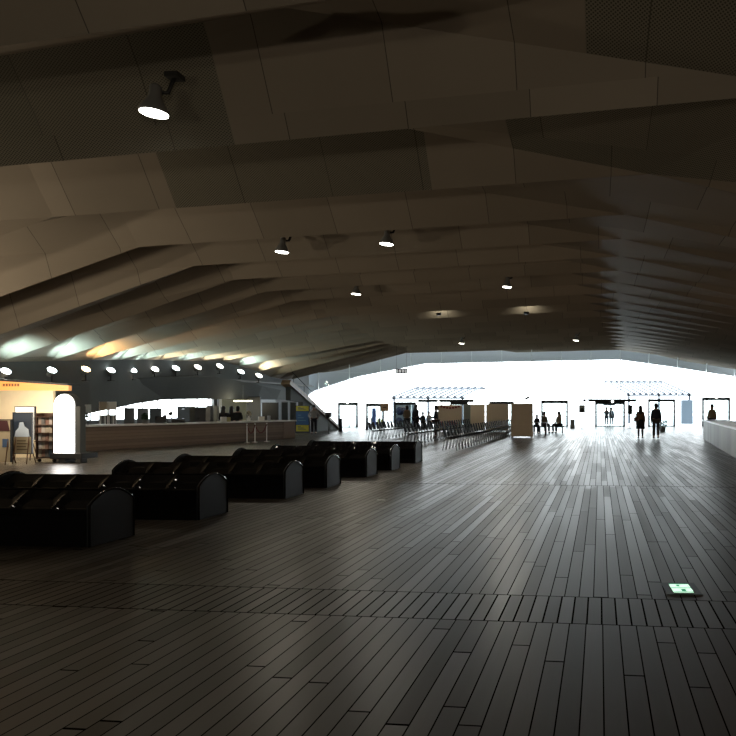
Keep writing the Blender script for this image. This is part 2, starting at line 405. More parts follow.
# ---- glazed front
def frot(px, off=0):
    p = fac(px, HY, off); p.z = 0
    return Matrix.Translation(p) @ Matrix.Rotation(FA, 4, 'Z')
def fp(X, z, off=0): return Vector((X, F0 + off + FS * X, z))
ftop = [(-24.7, 4.2), (-20.4, 5.3), (-15.1, 6.3), (-8.2, 6.9), (2, 6.9), (6, 6.1), (10.8, 5.17), (13.5, 4.8)]
def fz(X):
    for (x0, z0), (x1, z1) in zip(ftop, ftop[1:]):
        if x0 <= X <= x1: return z0 + (z1 - z0) * (X - x0) / (x1 - x0)
    return 4.4
xs = [-24.5 + 2.375 * k for k in range(17)]
wi = 1
for x0, x1 in zip(xs, xs[1:]):
    x1 = min(x1, 13.5)
    b = MB()
    dx = math.cos(FA); 
    for xx in (x0,):
        p = fp(xx, 0); m4 = Matrix.Translation(p) @ Matrix.Rotation(FA, 4, 'Z')
        b.box(-.025, .025, -.09, .09, 0, fz(xx), m4)
    L_ = (x1 - x0) / dx; m4 = Matrix.Translation(fp(x0, 0)) @ Matrix.Rotation(FA, 4, 'Z')
    b.box(0, L_, -.02, .02, 2.33, 2.36, m4); b.box(0, L_, -.02, .02, 4.3, 4.32, m4) if min(fz(x0), fz(x1)) > 4.5 else None
    w_ = b.build('window_%d' % wi, mat('pale_glass_fin', (.7, .78, .78), .2)); w_['kind'] = 'structure'; wi += 1
    b = MB(); b.poly([fp(x0, 0), fp(x1, 0), fp(x1, fz(x1)), fp(x0, fz(x0))]); b.build('pane', M_glass, w_)
# eave beam outside above the glass
etop = [fac(px, py, 1.6) for px, py in [(296, 392), (311, 386), (356, 366), (418, 353), (500, 349), (619, 347), (675, 353), (736, 363), (790, 372)]]
ebot = [fac(px, py, 1.6) for px, py in [(296, 402), (312, 391), (356, 376.5), (424, 363.5), (500, 361.8), (619, 359.3), (675, 367), (736, 376.5), (790, 385)]]
b = MB()
for k in range(len(etop) - 1):
    b.extr([ebot[k], ebot[k + 1], etop[k + 1] + Vector((0, 0, 2 if k < 2 else .4)), etop[k] + Vector((0, 0, 2 if k < 3 else .4))], (0, .5, 0))
struct(b.build('trim_2', mat('grey_eave_panel', (.5, .53, .56), .6)))
# end pier of the left wall where it meets the glass
b = MB(); b.extr([(-26, 50.5, 0), (-24.2, 50.5, 0), (-22.8, 53.2, 0), (-26, 52.6, 0)], (0, 0, 6)); struct(b.build('wall_pier', M_lgrey))
# ---- doors in the front
di = 1
def door(x0, x1, yt, bar=None, leaf=1, th=.15, lamp=None):
    global di
    m4 = frot(x0, -.12); pa, pb = fac(x0, yt, -.12), fac(x1, yt, -.12); W_ = (pb - pa).xy.length; H = pa.z * .5 + pb.z * .5
    b = MB(); b.box(0, th, -.08, .08, 0, H, m4, .01); b.box(W_ - th, W_, -.08, .08, 0, H, m4, .01); b.box(0, W_, -.1, .1, H - .23, H, m4, .01); b.box(0, W_, -.08, .08, 0, .05, m4)
    if leaf == 2: b.box(W_ / 2 - .04, W_ / 2 + .04, -.05, .05, .05, H - .2, m4)
    d = b.build('door_%d' % di, M_dframe); d['kind'] = 'structure'; di += 1
    b = MB(); b.box(th, W_ - th, -.01, .01, .05, H - .2, m4); b.build('pane', M_glass, d)
    b = MB(); b.tube([m4 @ Vector((W_ * .5 + .1, -.1, .8)), m4 @ Vector((W_ * .5 + .1, -.1, 1.3))], .02); b.build('door_handle', M_steel, d)
    if bar:
        a, c = bar; q = fac(a, yt, -.25); q2 = fac(c, yt, -.25); b = MB(); b.box(0, (q2 - q).xy.length, -.16, .1, H - .02, H + .2, frot(a, -.25), .015); b.build('lintel', M_dframe, d)
    if lamp:
        q = fac(lamp, yt, -.45); b = MB(); b.lathe([(0, -.03), (.09, -.03), (.11, 0), (.09, .03), (0, .03)], 16, Matrix.Translation((q.x, q.y, H + .0)) @ Matrix.Rotation(PI / 2, 4, 'X')); b.build('door_lamp', mat('door_lamp_glow', (1, 1, 1), .3, emit=(1, 1, .9), strength=3), d)
    return d
door(338, 358, 402.5, lamp=347.5); door(366, 384, 403.5); door(394, 416, 402, leaf=1); door(450, 468, 402, bar=(418, 474), lamp=438.5)
door(489, 514, 401.5); door(541, 568, 400.5); door(595, 625, 401.5, bar=(583, 636), leaf=2, lamp=612.5); door(648, 675, 399, th=.14); door(702, 730, 397.5, lamp=716.5)
# vertical glass wind lobby fins by the middle door
for px in (586, 590, 633, 637):
    q = fac(px, HY, -1.5); b = MB(); b.box(-.02, .02, -1.2, 0, 0, 2.3, Matrix.Translation((q.x, q.y, 0)) @ Matrix.Rotation(FA, 4, 'Z'), .003)
    tag(b.build('glass_fin', M_glass), 'clear glass wind screen beside the middle automatic door', 'glass screen', 'glass screens beside the middle door')

# ============================================================ OUTSIDE
def canopy(label, x0, x1, z, y0, y1, drop, cols):
    t = thing('slatted_canopy', label, 'canopy', (0, 0, 0)); mm = mat('pale_canopy_steel', (.036, .045, .06), .5)
    MB().box(x0, x1, y0, y0 + .25, z - drop - .2, z - drop).build('edge_beam', mm, t); MB().box(x0 + cols, x1 + cols, y1, y1 + .25, z - .2, z).build('edge_beam', mm, t)
    ns = 11
    for k in range(ns):
        xa = x0 + (x1 - x0) * (k + .2) / ns; xb = x0 + (x1 - x0) * (k + .62) / ns
        b = MB(); b.extr([(xa, y0, z - drop), (xb, y0, z - drop), (xb + cols, y1, z), (xa + cols, y1, z)], (0, 0, .12)); b.build('slat', mm, t)
    for xx in (x0 + .3, (x0 + x1) / 2, x1 - .3):
        b = MB(); b.box(xx - .1, xx + .1, y0, y0 + .2, -.05, z - drop); b.build('post', mm, t)
canopy('pale striped outdoor canopy left of centre beyond the glass', -21.0, -13.4, 3.7, 69, 74, 1.1, 1.2)
t = canopy('pale slatted outdoor canopy sloping down behind the right door', 2.6, 9.2, 4.5, 71, 79, 1.6, -2.2)
b = MB(); b.box(7.9, 9.0, 69, 70.5, -.05, 2.3, None, .05); kx = tag(b.build('ticket_hut', mat('pale_blue_panel', (.06, .08, .1), .5)), 'pale blue grey outdoor hut right of the right canopy', 'hut')
b = MB(); b.box(-28, 24, 84, 84.1, .95, 1.05)
for k in range(40): b.box(-28 + k * 1.35, -27.95 + k * 1.35, 84, 84.1, -.05, 1.0)
tag(b.build('deck_railing', mat('pale_rail', (.5, .54, .58), .4)), 'long pale railing far outside beyond the doors', 'railing')
# coloured awnings and notices seen through left doors
def wallsign(name, label, cat, px0, px1, py0, py1, off, color, thick=.06, emit=None, parts=None):
    a = fac(px0, py0, off); c = fac(px1, py1, off); m4 = frot(px0, off); Wd = (Vector((c.x, c.y, 0)) - Vector((a.x, a.y, 0))).length
    b = MB(); b.box(0, Wd, -thick / 2, thick / 2, c.z, a.z, m4, .01); o = tag(b.build(name, color), label, cat); return o, m4, Wd, c.z, a.z
wallsign('notice_board', 'tall pale notice board with blue bands seen through second door', 'notice board', 372, 376, 408, 427, 2.5, mat('blue_notice', (.12, .16, .42), .5))
wallsign('yellow_banner', 'yellow banner low behind the second door glass', 'banner', 377, 383, 419, 427, 2.8, mat('yellow_notice', (.8, .7, .25), .5))
o, m4, Wd, z0_, z1_ = wallsign('poster_panel', 'white poster panel with blue shapes behind third door', 'poster', 396, 414, 404, 427, 1.2, mat('white_poster', (.4, .42, .48), .5))
for k, (px, py, rr) in enumerate(((400, 411, .35), (405, 409.5, .22), (399, 421, .3), (410, 423, .26))):
    q = fac(px, py, 1.12); MB().lathe([(0, 0), (rr, 0), (rr, .03), (0, .03)], 14, Matrix.Translation(q) @ Matrix.Rotation(PI / 2, 4, 'X')).build('blue_patch', mat('blue_patch_paint', (.015, .02, .07), .5), o)

# ============================================================ LAMPS
def ceiling_lamp(px, py, Y, wd, label, power, arm=(.25, .1, .55)):
    p = atY(px, py, Y); t = thing('ceiling_spotlight', label, 'ceiling light', p, 0)
    R_ = wd / 2
    mt = Matrix.Rotation(math.radians(4), 4, 'Y')
    b = MB(); b.lathe([(R_ * .98, 0), (R_ * .96, .04), (R_ * .7, .13), (R_ * .42, .24), (R_ * .4, .38), (R_ * .2, .42), (0, .42)], 24, mt); b.build('housing', M_grey, t)
    b = MB(); b.lathe([(0, -.012), (R_ * .92, -.012), (R_ * .92, .01), (0, .01)], 24, mt); b.build('lens', M_lens, t)
    b = MB(); b.tube([(0, 0, .3), (arm[0] * .6, arm[1], .33), (arm[0], arm[1], arm[2])], .03, 8); b.box(arm[0] - .1, arm[0] + .1, arm[1] - .1, arm[1] + .1, arm[2] - .02, arm[2] + .05); b.build('bracket', M_dark, t)
    l = light('lamp_light', 'SPOT', (p.x, p.y, p.z - .04), power, (1, .92, .75), (p.x, p.y, 0), spot_size=math.radians(160), spot_blend=.6, shadow_soft_size=R_ * .8); return t
ceiling_lamp(154, 113, 9.6, .41, 'large nearest ceiling spotlight at upper left, glowing disc facing down', 45)
ceiling_lamp(282, 252, 18.3, .37, 'ceiling spotlight left of centre, second largest', 240)
ceiling_lamp(386.5, 244, 18.3, .38, 'ceiling spotlight right of the second largest one', 120)
ceiling_lamp(356, 294, 24.9, .36, 'smaller ceiling spotlight below and between the middle pair', 650)
ceiling_lamp(507, 287, 24.9, .34, 'ceiling spotlight right of centre on its own', 650)
ceiling_lamp(461.5, 343.5, 44.3, .36, 'tiny far ceiling spotlight, left of the far pair', 420)
ceiling_lamp(576, 340.5, 44.3, .36, 'tiny far ceiling spotlight, right of the far pair', 420)
cols = ['c', 'c', 'w', 'c', 'c', 'n', 'c', 'n', 'n', 'c', 'n']
CC = {'c': ((.62, .95, 1), M_lens_c, 'cool white'), 'w': ((1, .62, .28), M_lens_w, 'warm orange'), 'n': ((1, .95, .7), M_lens, 'neutral white')}
for i, (px, py) in enumerate(lamp_px):
    Y = KY[i0 + i] - .9; p = atY(px, py, Y)
    lc, ml, nm = CC[cols[i]]
    t = thing('wall_spotlight', '%s spotlight on the shelf under the ceiling folds, %s from the left' % (nm, ORD[i]), 'spotlight', p, 0, 'spotlights along the left wall')
    d = Vector((.70, -.27, .78)).normalized(); q = d.to_track_quat('Z', 'Y').to_matrix().to_4x4()
    sc = .15 * (1 + .05 * i)
    b = MB(); b.lathe([(0, -.25), (sc * .6, -.25), (sc * .7, -.1), (sc, 0)], 18, q); b.build('housing', M_grey, t)
    b = MB(); b.lathe([(0, -.02), (sc * .93, -.02), (sc * .93, .0), (0, .03)], 18, q); b.build('lens', ml, t)
    b = MB(); b.tube([(-.05, .05, -.1), (-.05, .05, -.42)], .03, 8); b.box(-.15, .05, -.05, .15, -.46, -.42); b.build('bracket', M_dark, t)
    l = light('spot_light', 'SPOT', p + d * .06, (300 if cols[i] != 'w' else 480) * (1 + .03 * i), lc, Lp[i0 + i] * .76 + MP[i0 + i] * .16 + Kp[i0 + i] * .08, spot_size=math.radians(100), spot_blend=1.0, shadow_soft_size=.08)
# lamps tucked behind folds further up: they show only as streaks on the next fold
for k, (px, py) in enumerate(((427, 312), (521, 309))):
    p = atY(px, py, 30.0); p.z = 5.98; p.y = 32.2
    t = thing('recessed_uplight', ['left', 'right'][k] + ' small uplight hidden in a far ceiling fold, seen as a bright streak', 'ceiling light', p)
    b = MB(); b.lathe([(.1, -.1), (.12, 0), (.12, .02)], 14); b.build('housing', M_dark, t)
    light('uplight', 'SPOT', p + Vector((0, 0, .06)), 26, (1, .95, .75), p + Vector((0, 1.2, .1)), spot_size=math.radians(140), spot_blend=.9, shadow_soft_size=.04)
# added unseen fill lights, behind the camera and out at both sides
for (x, y, pw, c) in ((-7, -7, 85, (1, .9, .66)), (4, -7, 230, (1, .85, .68)), (9.5, 19, 60, (1, .55, .3)), (11.0, 13, 60, (1, .55, .3)), (11.5, 24, 70, (1, .58, .34)), (-18.9, 9, 260, (1, .84, .62)), (-19, 13.5, 230, (1, .84, .62))):
    light('hall_fill', 'AREA', (x, y, 2.4 if abs(x) > 10 else 1.2 if y < 0 else 4.2), pw, c, (x * .8, y + .5, 6 if abs(x) > 10 else 0) if y > 0 else (x * .6, 9, 7), size=.25)

for (x, y) in ((-9, 2), (-5.5, -2.5), (-10.5, -4), (-2, 1)): light('hall_downlight', 'AREA', (x, y, 5.2), 9, (1, .9, .62), (x, y, 0), size=.22)
# ============================================================ BENCHES
def make_bench():
    t = thing('moulded_bench', 'x', 'bench', (0, 0, 0))
    NS, sw, D, H0, H1 = 6, .52, .76, .44, .6
    Lb = NS * sw
    def prof(v):                               # v 0..1 from lip to ridge
        return H0 - .035 * math.sin(PI * min(1, v * 1.4)) + (H1 - H0) * (v ** 1.6)
    b = MB()
    pts = [(0, 0.02, 0), (0, D - .02, 0)] + [(0, D - D / 2 * v, prof(v) - .05) for v in (0, .25, .5, .75, 1)] + [(0, D / 2 * v, prof(v) - .05) for v in (.75, .5, .25, 0)]
    b.extr([(-Lb + .02, p[1], p[2]) for p in pts], (Lb - .04, 0, 0)); b.build('base', M_black, t)
    for side in (0, 1):
        for s in range(NS):
            x0 = -Lb + s * sw
            def fn(u, v, x0=x0, side=side):
                x = x0 + u * sw; e = math.sin(PI * u) ** .7 if 0 < u < 1 else 0
                if v < .18:                    # rolled lip falling down the front
                    q = v / .18; yy = -.0 + .015 * (1 - math.sin(q * PI / 2)); z = H0 - .08 + .08 * math.sin(q * PI / 2); vv = 0
                else:
                    vv = (v - .18) / .82; yy = .015 * 0 + vv * (D / 2 - 0); z = prof(vv)
                z -= e * (.085 * math.sin(PI * min(1, vv)) + .004)
                if side: yy = D - yy
                return (x, yy, z)
            b = MB(); b.grid(fn, 12, 14); b.build('seat', M_black, t)
    for s in (0, 1):                           # rounded end shells
        x = 0 if s else -Lb; sg = 1 if s else -1
        out = [(0.0, 0)] + [(D * j / 14, .4 + .225 * math.sin(PI * (.07 + .86 * j / 14)) ** .75) for j in range(15)] + [(D, 0)]
        b = MB(); b.extr([(x, p[0], p[1]) for p in out], (sg * .035, 0, 0)); b.build('end_panel', M_cap, t)
        cx = x + sg * .035
        b = MB(); b.tube([(cx, p[0], p[1]) for p in out], .014, 8); b.build('rim', M_black, t)
    b = MB(); b.box(-Lb, 0, -.012, 0, .0, .36); b.box(-Lb, 0, D, D + .012, 0, .36); b.build('front_panel', M_black, t)
    return t
bn = make_bench(); bk = kids(bn)
bl = ['black glossy moulded bench nearest the camera, cut off by the left edge'] + ['black glossy moulded double bench, %s from the camera' % o for o in ORD[1:6]] + ['black glossy moulded double bench, farthest of the seven']
for i in range(7):
    y = (7.5, 9.42, 11.75, 13.4, 15.55, 17.25, 19.55)[i]; x = (-5.84, -5.68, -5.5, -5.42, -5.34, -5.28, -5.28)[i]
    o = bn if i == 0 else dup(bn, cs=bk)
    o.location = (x, y, 0); o['label'] = bl[i]; o['group'] = 'rows of black moulded benches'

# ============================================================ GANGED CHAIRS
def make_chair():
    t = thing('linked_chair', 'x', 'chair')
    pl = mat('dark_plastic_shell', (.007, .008, .01), .7, spec=.1); M_steelc = mat('dull_chair_steel', (.2, .2, .2), .45, metal=.8)
    b = MB(); b.grid(lambda u, v: ((u - .5) * .46, (v - .5) * .44, .45 - .03 * math.sin(PI * v) + .02 * (2 * u - 1) ** 2), 6, 6); o = b.build('seat', pl, t)
    b = MB(); b.grid(lambda u, v: ((u - .5) * (.46 - .1 * v * v), .21 + .09 * v - .03 * math.cos((u - .5) * PI), .5 + .36 * v), 6, 6); b.build('backrest', pl, t)
    for s in (-1, 1):
        b = MB(); b.tube([(s * .2, -.2, .43), (s * .23, -.25, .0)], .013, 6); b.build('leg', M_steelc, t)
        b = MB(); b.tube([(s * .2, .24, .6), (s * .2, .19, .43), (s * .23, .27, .0)], .013, 6); b.build('leg', M_steelc, t)
    b = MB(); b.tube([(-.275, 0, .41), (.275, 0, .41)], .014, 6); b.build('link_bar', M_dframe, t)
    return t
ch = make_chair(); ck = kids(ch); first = True
rows = [(-5.5, 25.6, 43.5, 'dark plastic linked chair with chrome legs in the row nearest the aisle', 'linked chairs nearest the aisle'),
        (-8.1, 29.5, 43, 'dark plastic linked chair with chrome legs in the middle row', 'linked chairs in the middle row'),
        (-10.9, 33.2, 40, 'dark plastic linked chair with chrome legs in the row farthest left', 'linked chairs in the farthest left row')]
for (x, y0, y1, lb, gp) in rows:
    y = y0
    while y < y1:
        o = ch if first else dup(ch, cs=ck); first = False
        o.location = (x + (y - y0) * .02, y, 0); o.rotation_euler = (0, 0, PI / 2); o['label'] = lb; o['group'] = gp
        y += .56

# ============================================================ PARTITION BOARDS
def board(name, label, x0, x1, yt, yb, kind=0, Y=None):
    p0 = fl(x0, yb) if Y is None else atY(x0, yb, Y); p1 = atY(x1, yb, p0.y)
    h = atY(x0, yt, p0.y).z; t = thing(name, label, 'partition', (p0.x, p0.y, 0)); W_ = p1.x - p0.x
    b = MB(); b.box(0, W_, -.03, .03, .06, h, None, .008); b.build('panel', M_board, t)
    for xx in (.08, W_ - .08):
        b = MB(); b.box(xx - .03, xx + .03, -.25, .25, 0, .06); b.build('foot', M_grey, t)
    if kind:
        dr = mat('dark_red_print', (.16, .02, .015), .6)
        for k in range(7):
            b = MB(); xx = W_ * (.1 + .12 * k); zz = h - .16 - .1 * math.sin(k * PI / 6); b.box(xx, xx + W_ * .1, -.045, -.03, zz, zz + .13); b.build('red_banner_letter', dr, t)
        for xx, ww in ((.08, .2), (.42, .5)):
            b = MB(); b.lathe([(0, 0), (ww * .6, 0), (ww * .7, .2), (ww * .4, .35), (0, .36)], 10, Matrix.Translation((W_ * xx + ww * .5, -.1, .33)) @ Matrix.Diagonal((1, .2, 1, 1))); b.build('red_motif', dr, t)
    return t
board('partition_board', 'largest beige freestanding board at the right end of the partition row', 511, 533, 403.5, 437.5)
board('partition_board', 'beige freestanding board directly left of the largest board', 486, 508.5, 404, 431.7, Y=45)
board('partition_board', 'beige freestanding board third from the right', 470.5, 485, 404.5, 431.7, Y=45.2)
board('partition_board', 'beige board with dark red arched lettering and motif, leftmost', 438, 462, 405, 431.7, 1, Y=45)
b = MB(); p = fl(463.5, 431.6); b.box(p.x, p.x + .45, p.y, p.y + .05, 0, 1.78, None, .01); tag(b.build('glass_case_panel', mat('grey_green_panel', (.2, .22, .19), .4)), 'narrow grey green panel between the beige boards', 'panel')
# dark tilted fixture on a mast above the boards
p = fl(527, 431.5); t = thing('mast_spotlight', 'black tilted lamp head on thin mast rising above the beige boards', 'lamp', (p.x, p.y, 0))
b = MB(); b.tube([(0, 0, 0), (0, 0, 2.1)], .015, 8); b.build('mast', M_dframe, t)
b = MB(); q = Matrix.Translation((.0, 0, 2.18)) @ Matrix.Rotation(math.radians(60), 4, 'Y'); b.lathe([(0, -.16), (.05, -.16), (.07, 0), (.11, .14), (.1, .15), (0, .12)], 14, q); b.build('lamp_head', M_dark, t)
b = MB(); b.box(-.16, -.05, -.02, .02, 2.1, 2.14); b.build('bracket', M_dark, t)

# ============================================================ PEOPLE
def skin_obj(name, verts, edges, m, parent, root=0, sub=2):
    me = bpy.data.meshes.new(name); me.from_pydata([v[0] for v in verts], edges, []); me.materials.append(m)
    o = bpy.data.objects.new(name, me); COL.objects.link(o); o.parent = parent
    mo = o.modifiers.new('skin', 'SKIN'); mo.use_smooth_shade = True
    for i, v in enumerate(me.skin_vertices[0].data):
        r_ = verts[i][1]; r_ = r_ if isinstance(r_, tuple) else (r_, r_); v.radius = (r_[0] * 1.14, r_[1] * 1.14); v.use_root = (i == root)
    s = o.modifiers.new('sub', 'SUBSURF'); s.levels = sub; s.render_levels = sub
    return o
def person(loc, rz, H=1.68, pose='stand', top=(.3, .3, .3), bottom=(.02, .02, .03), label='', skirt=False, hairlong=False, arms='down', seat=.45, hair=True, scale_w=1.0):
    t = thing('person', label, 'person', loc, rz); s = H / 1.7; W_ = scale_w
    sit = pose == 'sit'; hz = (seat + .09) if sit else .93 * s
    V = Vector
    pel = V((0, 0, hz)); wst = pel + V((0, 0, .17 * s)); che = pel + V((0, 0, .36 * s)); nec = pel + V((0, 0, .53 * s)); hd = pel + V((0, -.01, .66 * s)); tp = pel + V((0, 0, .745 * s))
    verts = [(pel, (.15 * s * W_, .11 * s)), (wst, (.125 * s * W_, .09 * s)), (che, (.155 * s * W_, .1 * s)), (nec, (.055 * s, .055 * s)), (hd, (.088 * s, .102 * s)), (tp, (.07 * s, .08 * s))]
    edges = [(0, 1), (1, 2), (2, 3), (3, 4), (4, 5)]
    limb = {}
    for sd in (-1, 1):
        sh = che + V((sd * .15 * s * W_, 0, .07 * s))
        if arms == 'down': el = sh + V((sd * .05, .03, -.29 * s)); wr = el + V((sd * .01, -.05, -.25 * s))
        elif arms == 'front': el = sh + V((sd * .04, -.04, -.28 * s)); wr = el + V((-sd * .09, -.22 * s, .03))
        elif arms == 'lap': el = sh + V((sd * .05, -.02, -.28 * s)); wr = el + V((-sd * .06, -.22 * s, -.06))
        elif arms == 'hips': el = sh + V((sd * .16, .05, -.25 * s)); wr = el + V((-sd * .12, -.1, -.18 * s))
        elif arms == 'up': el = sh + V((sd * .05, -.08, -.25 * s)); wr = el + V((-sd * .08, -.12, .22 * s))
        hn = wr + (wr - el).normalized() * .08 * s
        b0 = len(verts); verts += [(sh, .06 * s), (el, .043 * s), (wr, .03 * s), (hn, (.035 * s, .02 * s))]; edges += [(2, b0), (b0, b0 + 1), (b0 + 1, b0 + 2), (b0 + 2, b0 + 3)]
        dr = (hn - wr).normalized(); sdv = V((0, 1, 0)) if abs(dr.z) > .6 else V((1, 0, 0))
        for f_, ln in enumerate((.07, .08, .075, .06)):
            r0 = hn + sdv * (.024 - .016 * f_) * s; k0 = len(verts); verts += [(r0 + dr * ln * .5 * s, .009 * s), (r0 + dr * ln * s + V((0, -.012, 0)), .007 * s)]; edges += [(b0 + 3, k0), (k0, k0 + 1)]
        k0 = len(verts); verts += [(wr + dr * .04 * s + sdv * .045 * s, .01 * s)]; edges += [(b0 + 2, k0)]
        limb['arm%d' % sd] = [sh, el, wr]
        hip = pel + V((sd * .095 * s, 0, -.05 * s))
        if sit: kn = V((sd * .13, -.43 * s, hz + .0)); an = V((sd * .13, -.40 * s, .08))
        elif pose == 'walk': k = sd * .2; kn = V((sd * .09, -.5 * k - .03, .5 * s)); an = V((sd * .085, -1.25 * k + (.05 if sd < 0 else 0), .09 * s + (.03 if sd < 0 else 0)))
        else: kn = V((sd * .1, -.02, .5 * s)); an = V((sd * .11, .02, .09 * s))
        toe = an + V((sd * .02, -.15 * s, -.05 * s)); an2 = an + V((0, .03, -.04))
        b0 = len(verts); verts += [(hip, .085 * s), (kn, .058 * s), (an, .038 * s), (toe, (.035 * s, .025 * s))]; edges += [(0, b0), (b0, b0 + 1), (b0 + 1, b0 + 2), (b0 + 2, b0 + 3)]
        limb['leg%d' % sd] = [hip, kn, an, toe]
    skin_obj('body', verts, edges, M_skin, t)
    # nose, ears and eyes
    b = MB(); b.ball(hd + V((0, -.098 * s, -.01)), (.012, .018, .02), 8); b.ball(hd + V((.08 * s, 0, -.01)), (.012, .022, .03), 8); b.ball(hd + V((-.08 * s, 0, -.01)), (.012, .022, .03), 8); b.build('nose_and_ears', M_skin, t)
    for sd in (-1, 1): b = MB(); b.ball(hd + V((sd * .032, -.088 * s, .012)), .011, 8); b.build('eye', mat('eye_white', (.6, .6, .6), .3), t)
    b = MB(); b.box(-.022, .022, hd.y - .101 * s, hd.y - .092 * s, hd.z - .052, hd.z - .043); b.build('mouth', mat('lips', (.3, .1, .08), .5), t)
    # clothing
    mt = mat('cloth_%.2f_%.2f_%.2f' % tuple(top), top, .85); mb = mat('cloth_%.2f_%.2f_%.2f' % tuple(bottom), bottom, .85)
    tv = [(pel + V((0, 0, -.03)), (.165 * s * W_, .125 * s)), (wst, (.145 * s * W_, .11 * s)), (che, (.175 * s * W_, .12 * s)), (nec + V((0, 0, -.05)), .07 * s)]; te = [(0, 1), (1, 2), (2, 3)]
    for sd in (-1, 1):
        a_ = limb['arm%d' % sd]; b0 = len(tv); tv += [(a_[0], .068 * s), (a_[1], .055 * s), (a_[1].lerp(a_[2], .85), .045 * s)]; te += [(2, b0), (b0, b0 + 1), (b0 + 1, b0 + 2)]
    skin_obj('jacket', tv, te, mt, t)
    if skirt:
        b = MB(); b.lathe([(.15 * s, hz + .08), (.185 * s, hz - .05), (.22 * s, hz - .25), (.24 * s, hz - .4), (.22 * s, hz - .39)], 18, Matrix.Diagonal((1, .8, 1, 1))); b.build('skirt', mb, t)
        for sd in (-1, 1): l_ = limb['leg%d' % sd]; skin_obj('stocking', [(l_[1], .062 * s), (l_[1].lerp(l_[2], .4), .056 * s), (l_[2], .043 * s)], [(0, 1), (1, 2)], M_dark, t)
    else:
        bv = [(pel, (.165 * s * W_, .125 * s))]; be = []
        for sd in (-1, 1):
            l_ = limb['leg%d' % sd]; b0 = len(bv); bv += [(l_[0], .1 * s), (l_[1], .075 * s), (l_[1].lerp(l_[2], .93), .06 * s)]; be += [(0, b0), (b0, b0 + 1), (b0 + 1, b0 + 2)]
        skin_obj('trousers', bv, be, mb, t)
    for sd in (-1, 1):
        l_ = limb['leg%d' % sd]; skin_obj('shoe', [(l_[2] + V((0, .03, -.045 * s)), .04 * s), (l_[2] + V((0, -.06, -.048 * s)), (.042 * s, .036 * s)), (l_[3] + V((0, -.02, 0)), (.04 * s, .027 * s))], [(0, 1), (1, 2)], M_dark, t)
    if hair:
        b = MB(); b.ball(hd + V((0, .022, .045)), (.108 * s, .118 * s, .125 * s), 14)
        b.ball(hd + V((0, .05, -.02)), (.102 * s, .088 * s, .11 * s), 12)
        if hairlong: b.ball(hd + V((0, .075, -.14)), (.115 * s, .06 * s, .2 * s), 12)
        b.build('hair', M_hair, t)
    return t
# walking couple, seen from behind
pw = fl(640.5, 438.5)
woman = person((pw.x, pw.y, 0), PI, 1.63, 'walk', (.16, .09, .045), (.012, .011, .012), 'woman walking away in tan jacket and black skirt, brown bag at her side', skirt=True, hairlong=True)
b = MB(); b.box(.2, .3, -.13, .15, .78, .98, None, .03); b.tube([(.25, .12, .96), (.2, .1, 1.2), (.17, .02, 1.4), (.19, -.08, 1.2), (.25, -.1, .96)], .01, 6)
o = b.build('handbag', mat('brown_leather', (.12, .05, .025), .5)); o.location = woman.location; o.rotation_euler = (0, 0, PI); o.scale = (1.1,) * 3; tag(o, 'brown shoulder bag carried by the walking woman', 'bag')
pm = fl(656, 438.5)
person((pm.x, pm.y, 0), PI, 1.75, 'walk', (.02, .022, .035), (.05, .04, .028), 'man walking away beside the woman in dark jacket and brown trousers', scale_w=1.12)
pg = fl(662.5, 431.5); t = thing('potted_shrub', 'small dark green shrub in pot on floor beyond the walking man', 'plant', (pg.x, pg.y, 0))
b = MB(); b.lathe([(0, 0), (.16, 0), (.22, .3), (.19, .3), (0, .27)], 14); b.build('pot', M_grey, t)
b = MB()
for k in range(130):
    a_ = random.random() * 2 * PI; r_ = .33 * random.random() ** .5; z_ = .32 + .4 * random.random(); c_ = V = Vector((r_ * math.cos(a_), r_ * math.sin(a_), z_)); u_ = Vector((random.uniform(-1, 1), random.uniform(-1, 1), random.uniform(-.3, 1))).normalized() * .09; v_ = u_.orthogonal().normalized() * .03
    b.poly([c_ - u_, c_ + v_, c_ + u_, c_ - v_])
b.build('foliage', mat('dark_leaf', (.02, .05, .015), .6), t)
# guard at left
p = fl(314, 434.3); person((p.x, p.y, 0), math.radians(20), 1.68, 'stand', (.5, .5, .5), (.014, .014, .018), 'guard standing in pale grey shirt and dark trousers before the sloping parapet', arms='hips')
# seated pair
def stool(px, py, label, wd=1.6):
    p = fl(px, py); t = thing('low_bench', label, 'bench', (p.x, p.y, 0))
    b = MB(); b.box(-wd / 2, wd / 2, -.2, .2, .4, .46, None, .01); b.build('seat', M_dframe, t)
    for sx in (-1, 1): b = MB(); b.box(sx * (wd / 2 - .1) - .03, sx * (wd / 2 - .1) + .03, -.17, .17, 0, .4); b.build('leg', M_dframe, t)
    return p
sp_ = stool(550, 433, 'dark low bench carrying the two seated people right of the boards', 1.75)
person((sp_.x - .35, sp_.y, 0), math.radians(30), 1.62, 'sit', (.17, .14, .09), (.02, .02, .025), 'person seated on low bench in olive top, left of the seated pair', arms='lap')
person((sp_.x + .55, sp_.y, 0), math.radians(-40), 1.6, 'sit', (.33, .27, .2), (.02, .02, .025), 'person seated on low bench in pale tan top, right of the seated pair', arms='lap', hairlong=True)
b = MB(); p = fl(537, 435); b.box(-.5, .5, -.3, .3, .68, .72, None, .01)
t = thing('dark_table', 'small dark table beside the right end of the beige boards', 'table', (p.x + .1, p.y, 0)); o = b.build('table_top', M_dframe, t)
for sx in (-.42, .42):
    b = MB(); b.box(sx - .03, sx + .03, -.25, .25, 0, .68); b.build('leg', M_dframe, t)
p = fl(535.5, 434.5); person((p.x, p.y + .9, 0), 0, 1.3, 'sit', (.02, .02, .025), (.015, .015, .02), 'person in black sitting half hidden behind the largest beige board', arms='front')
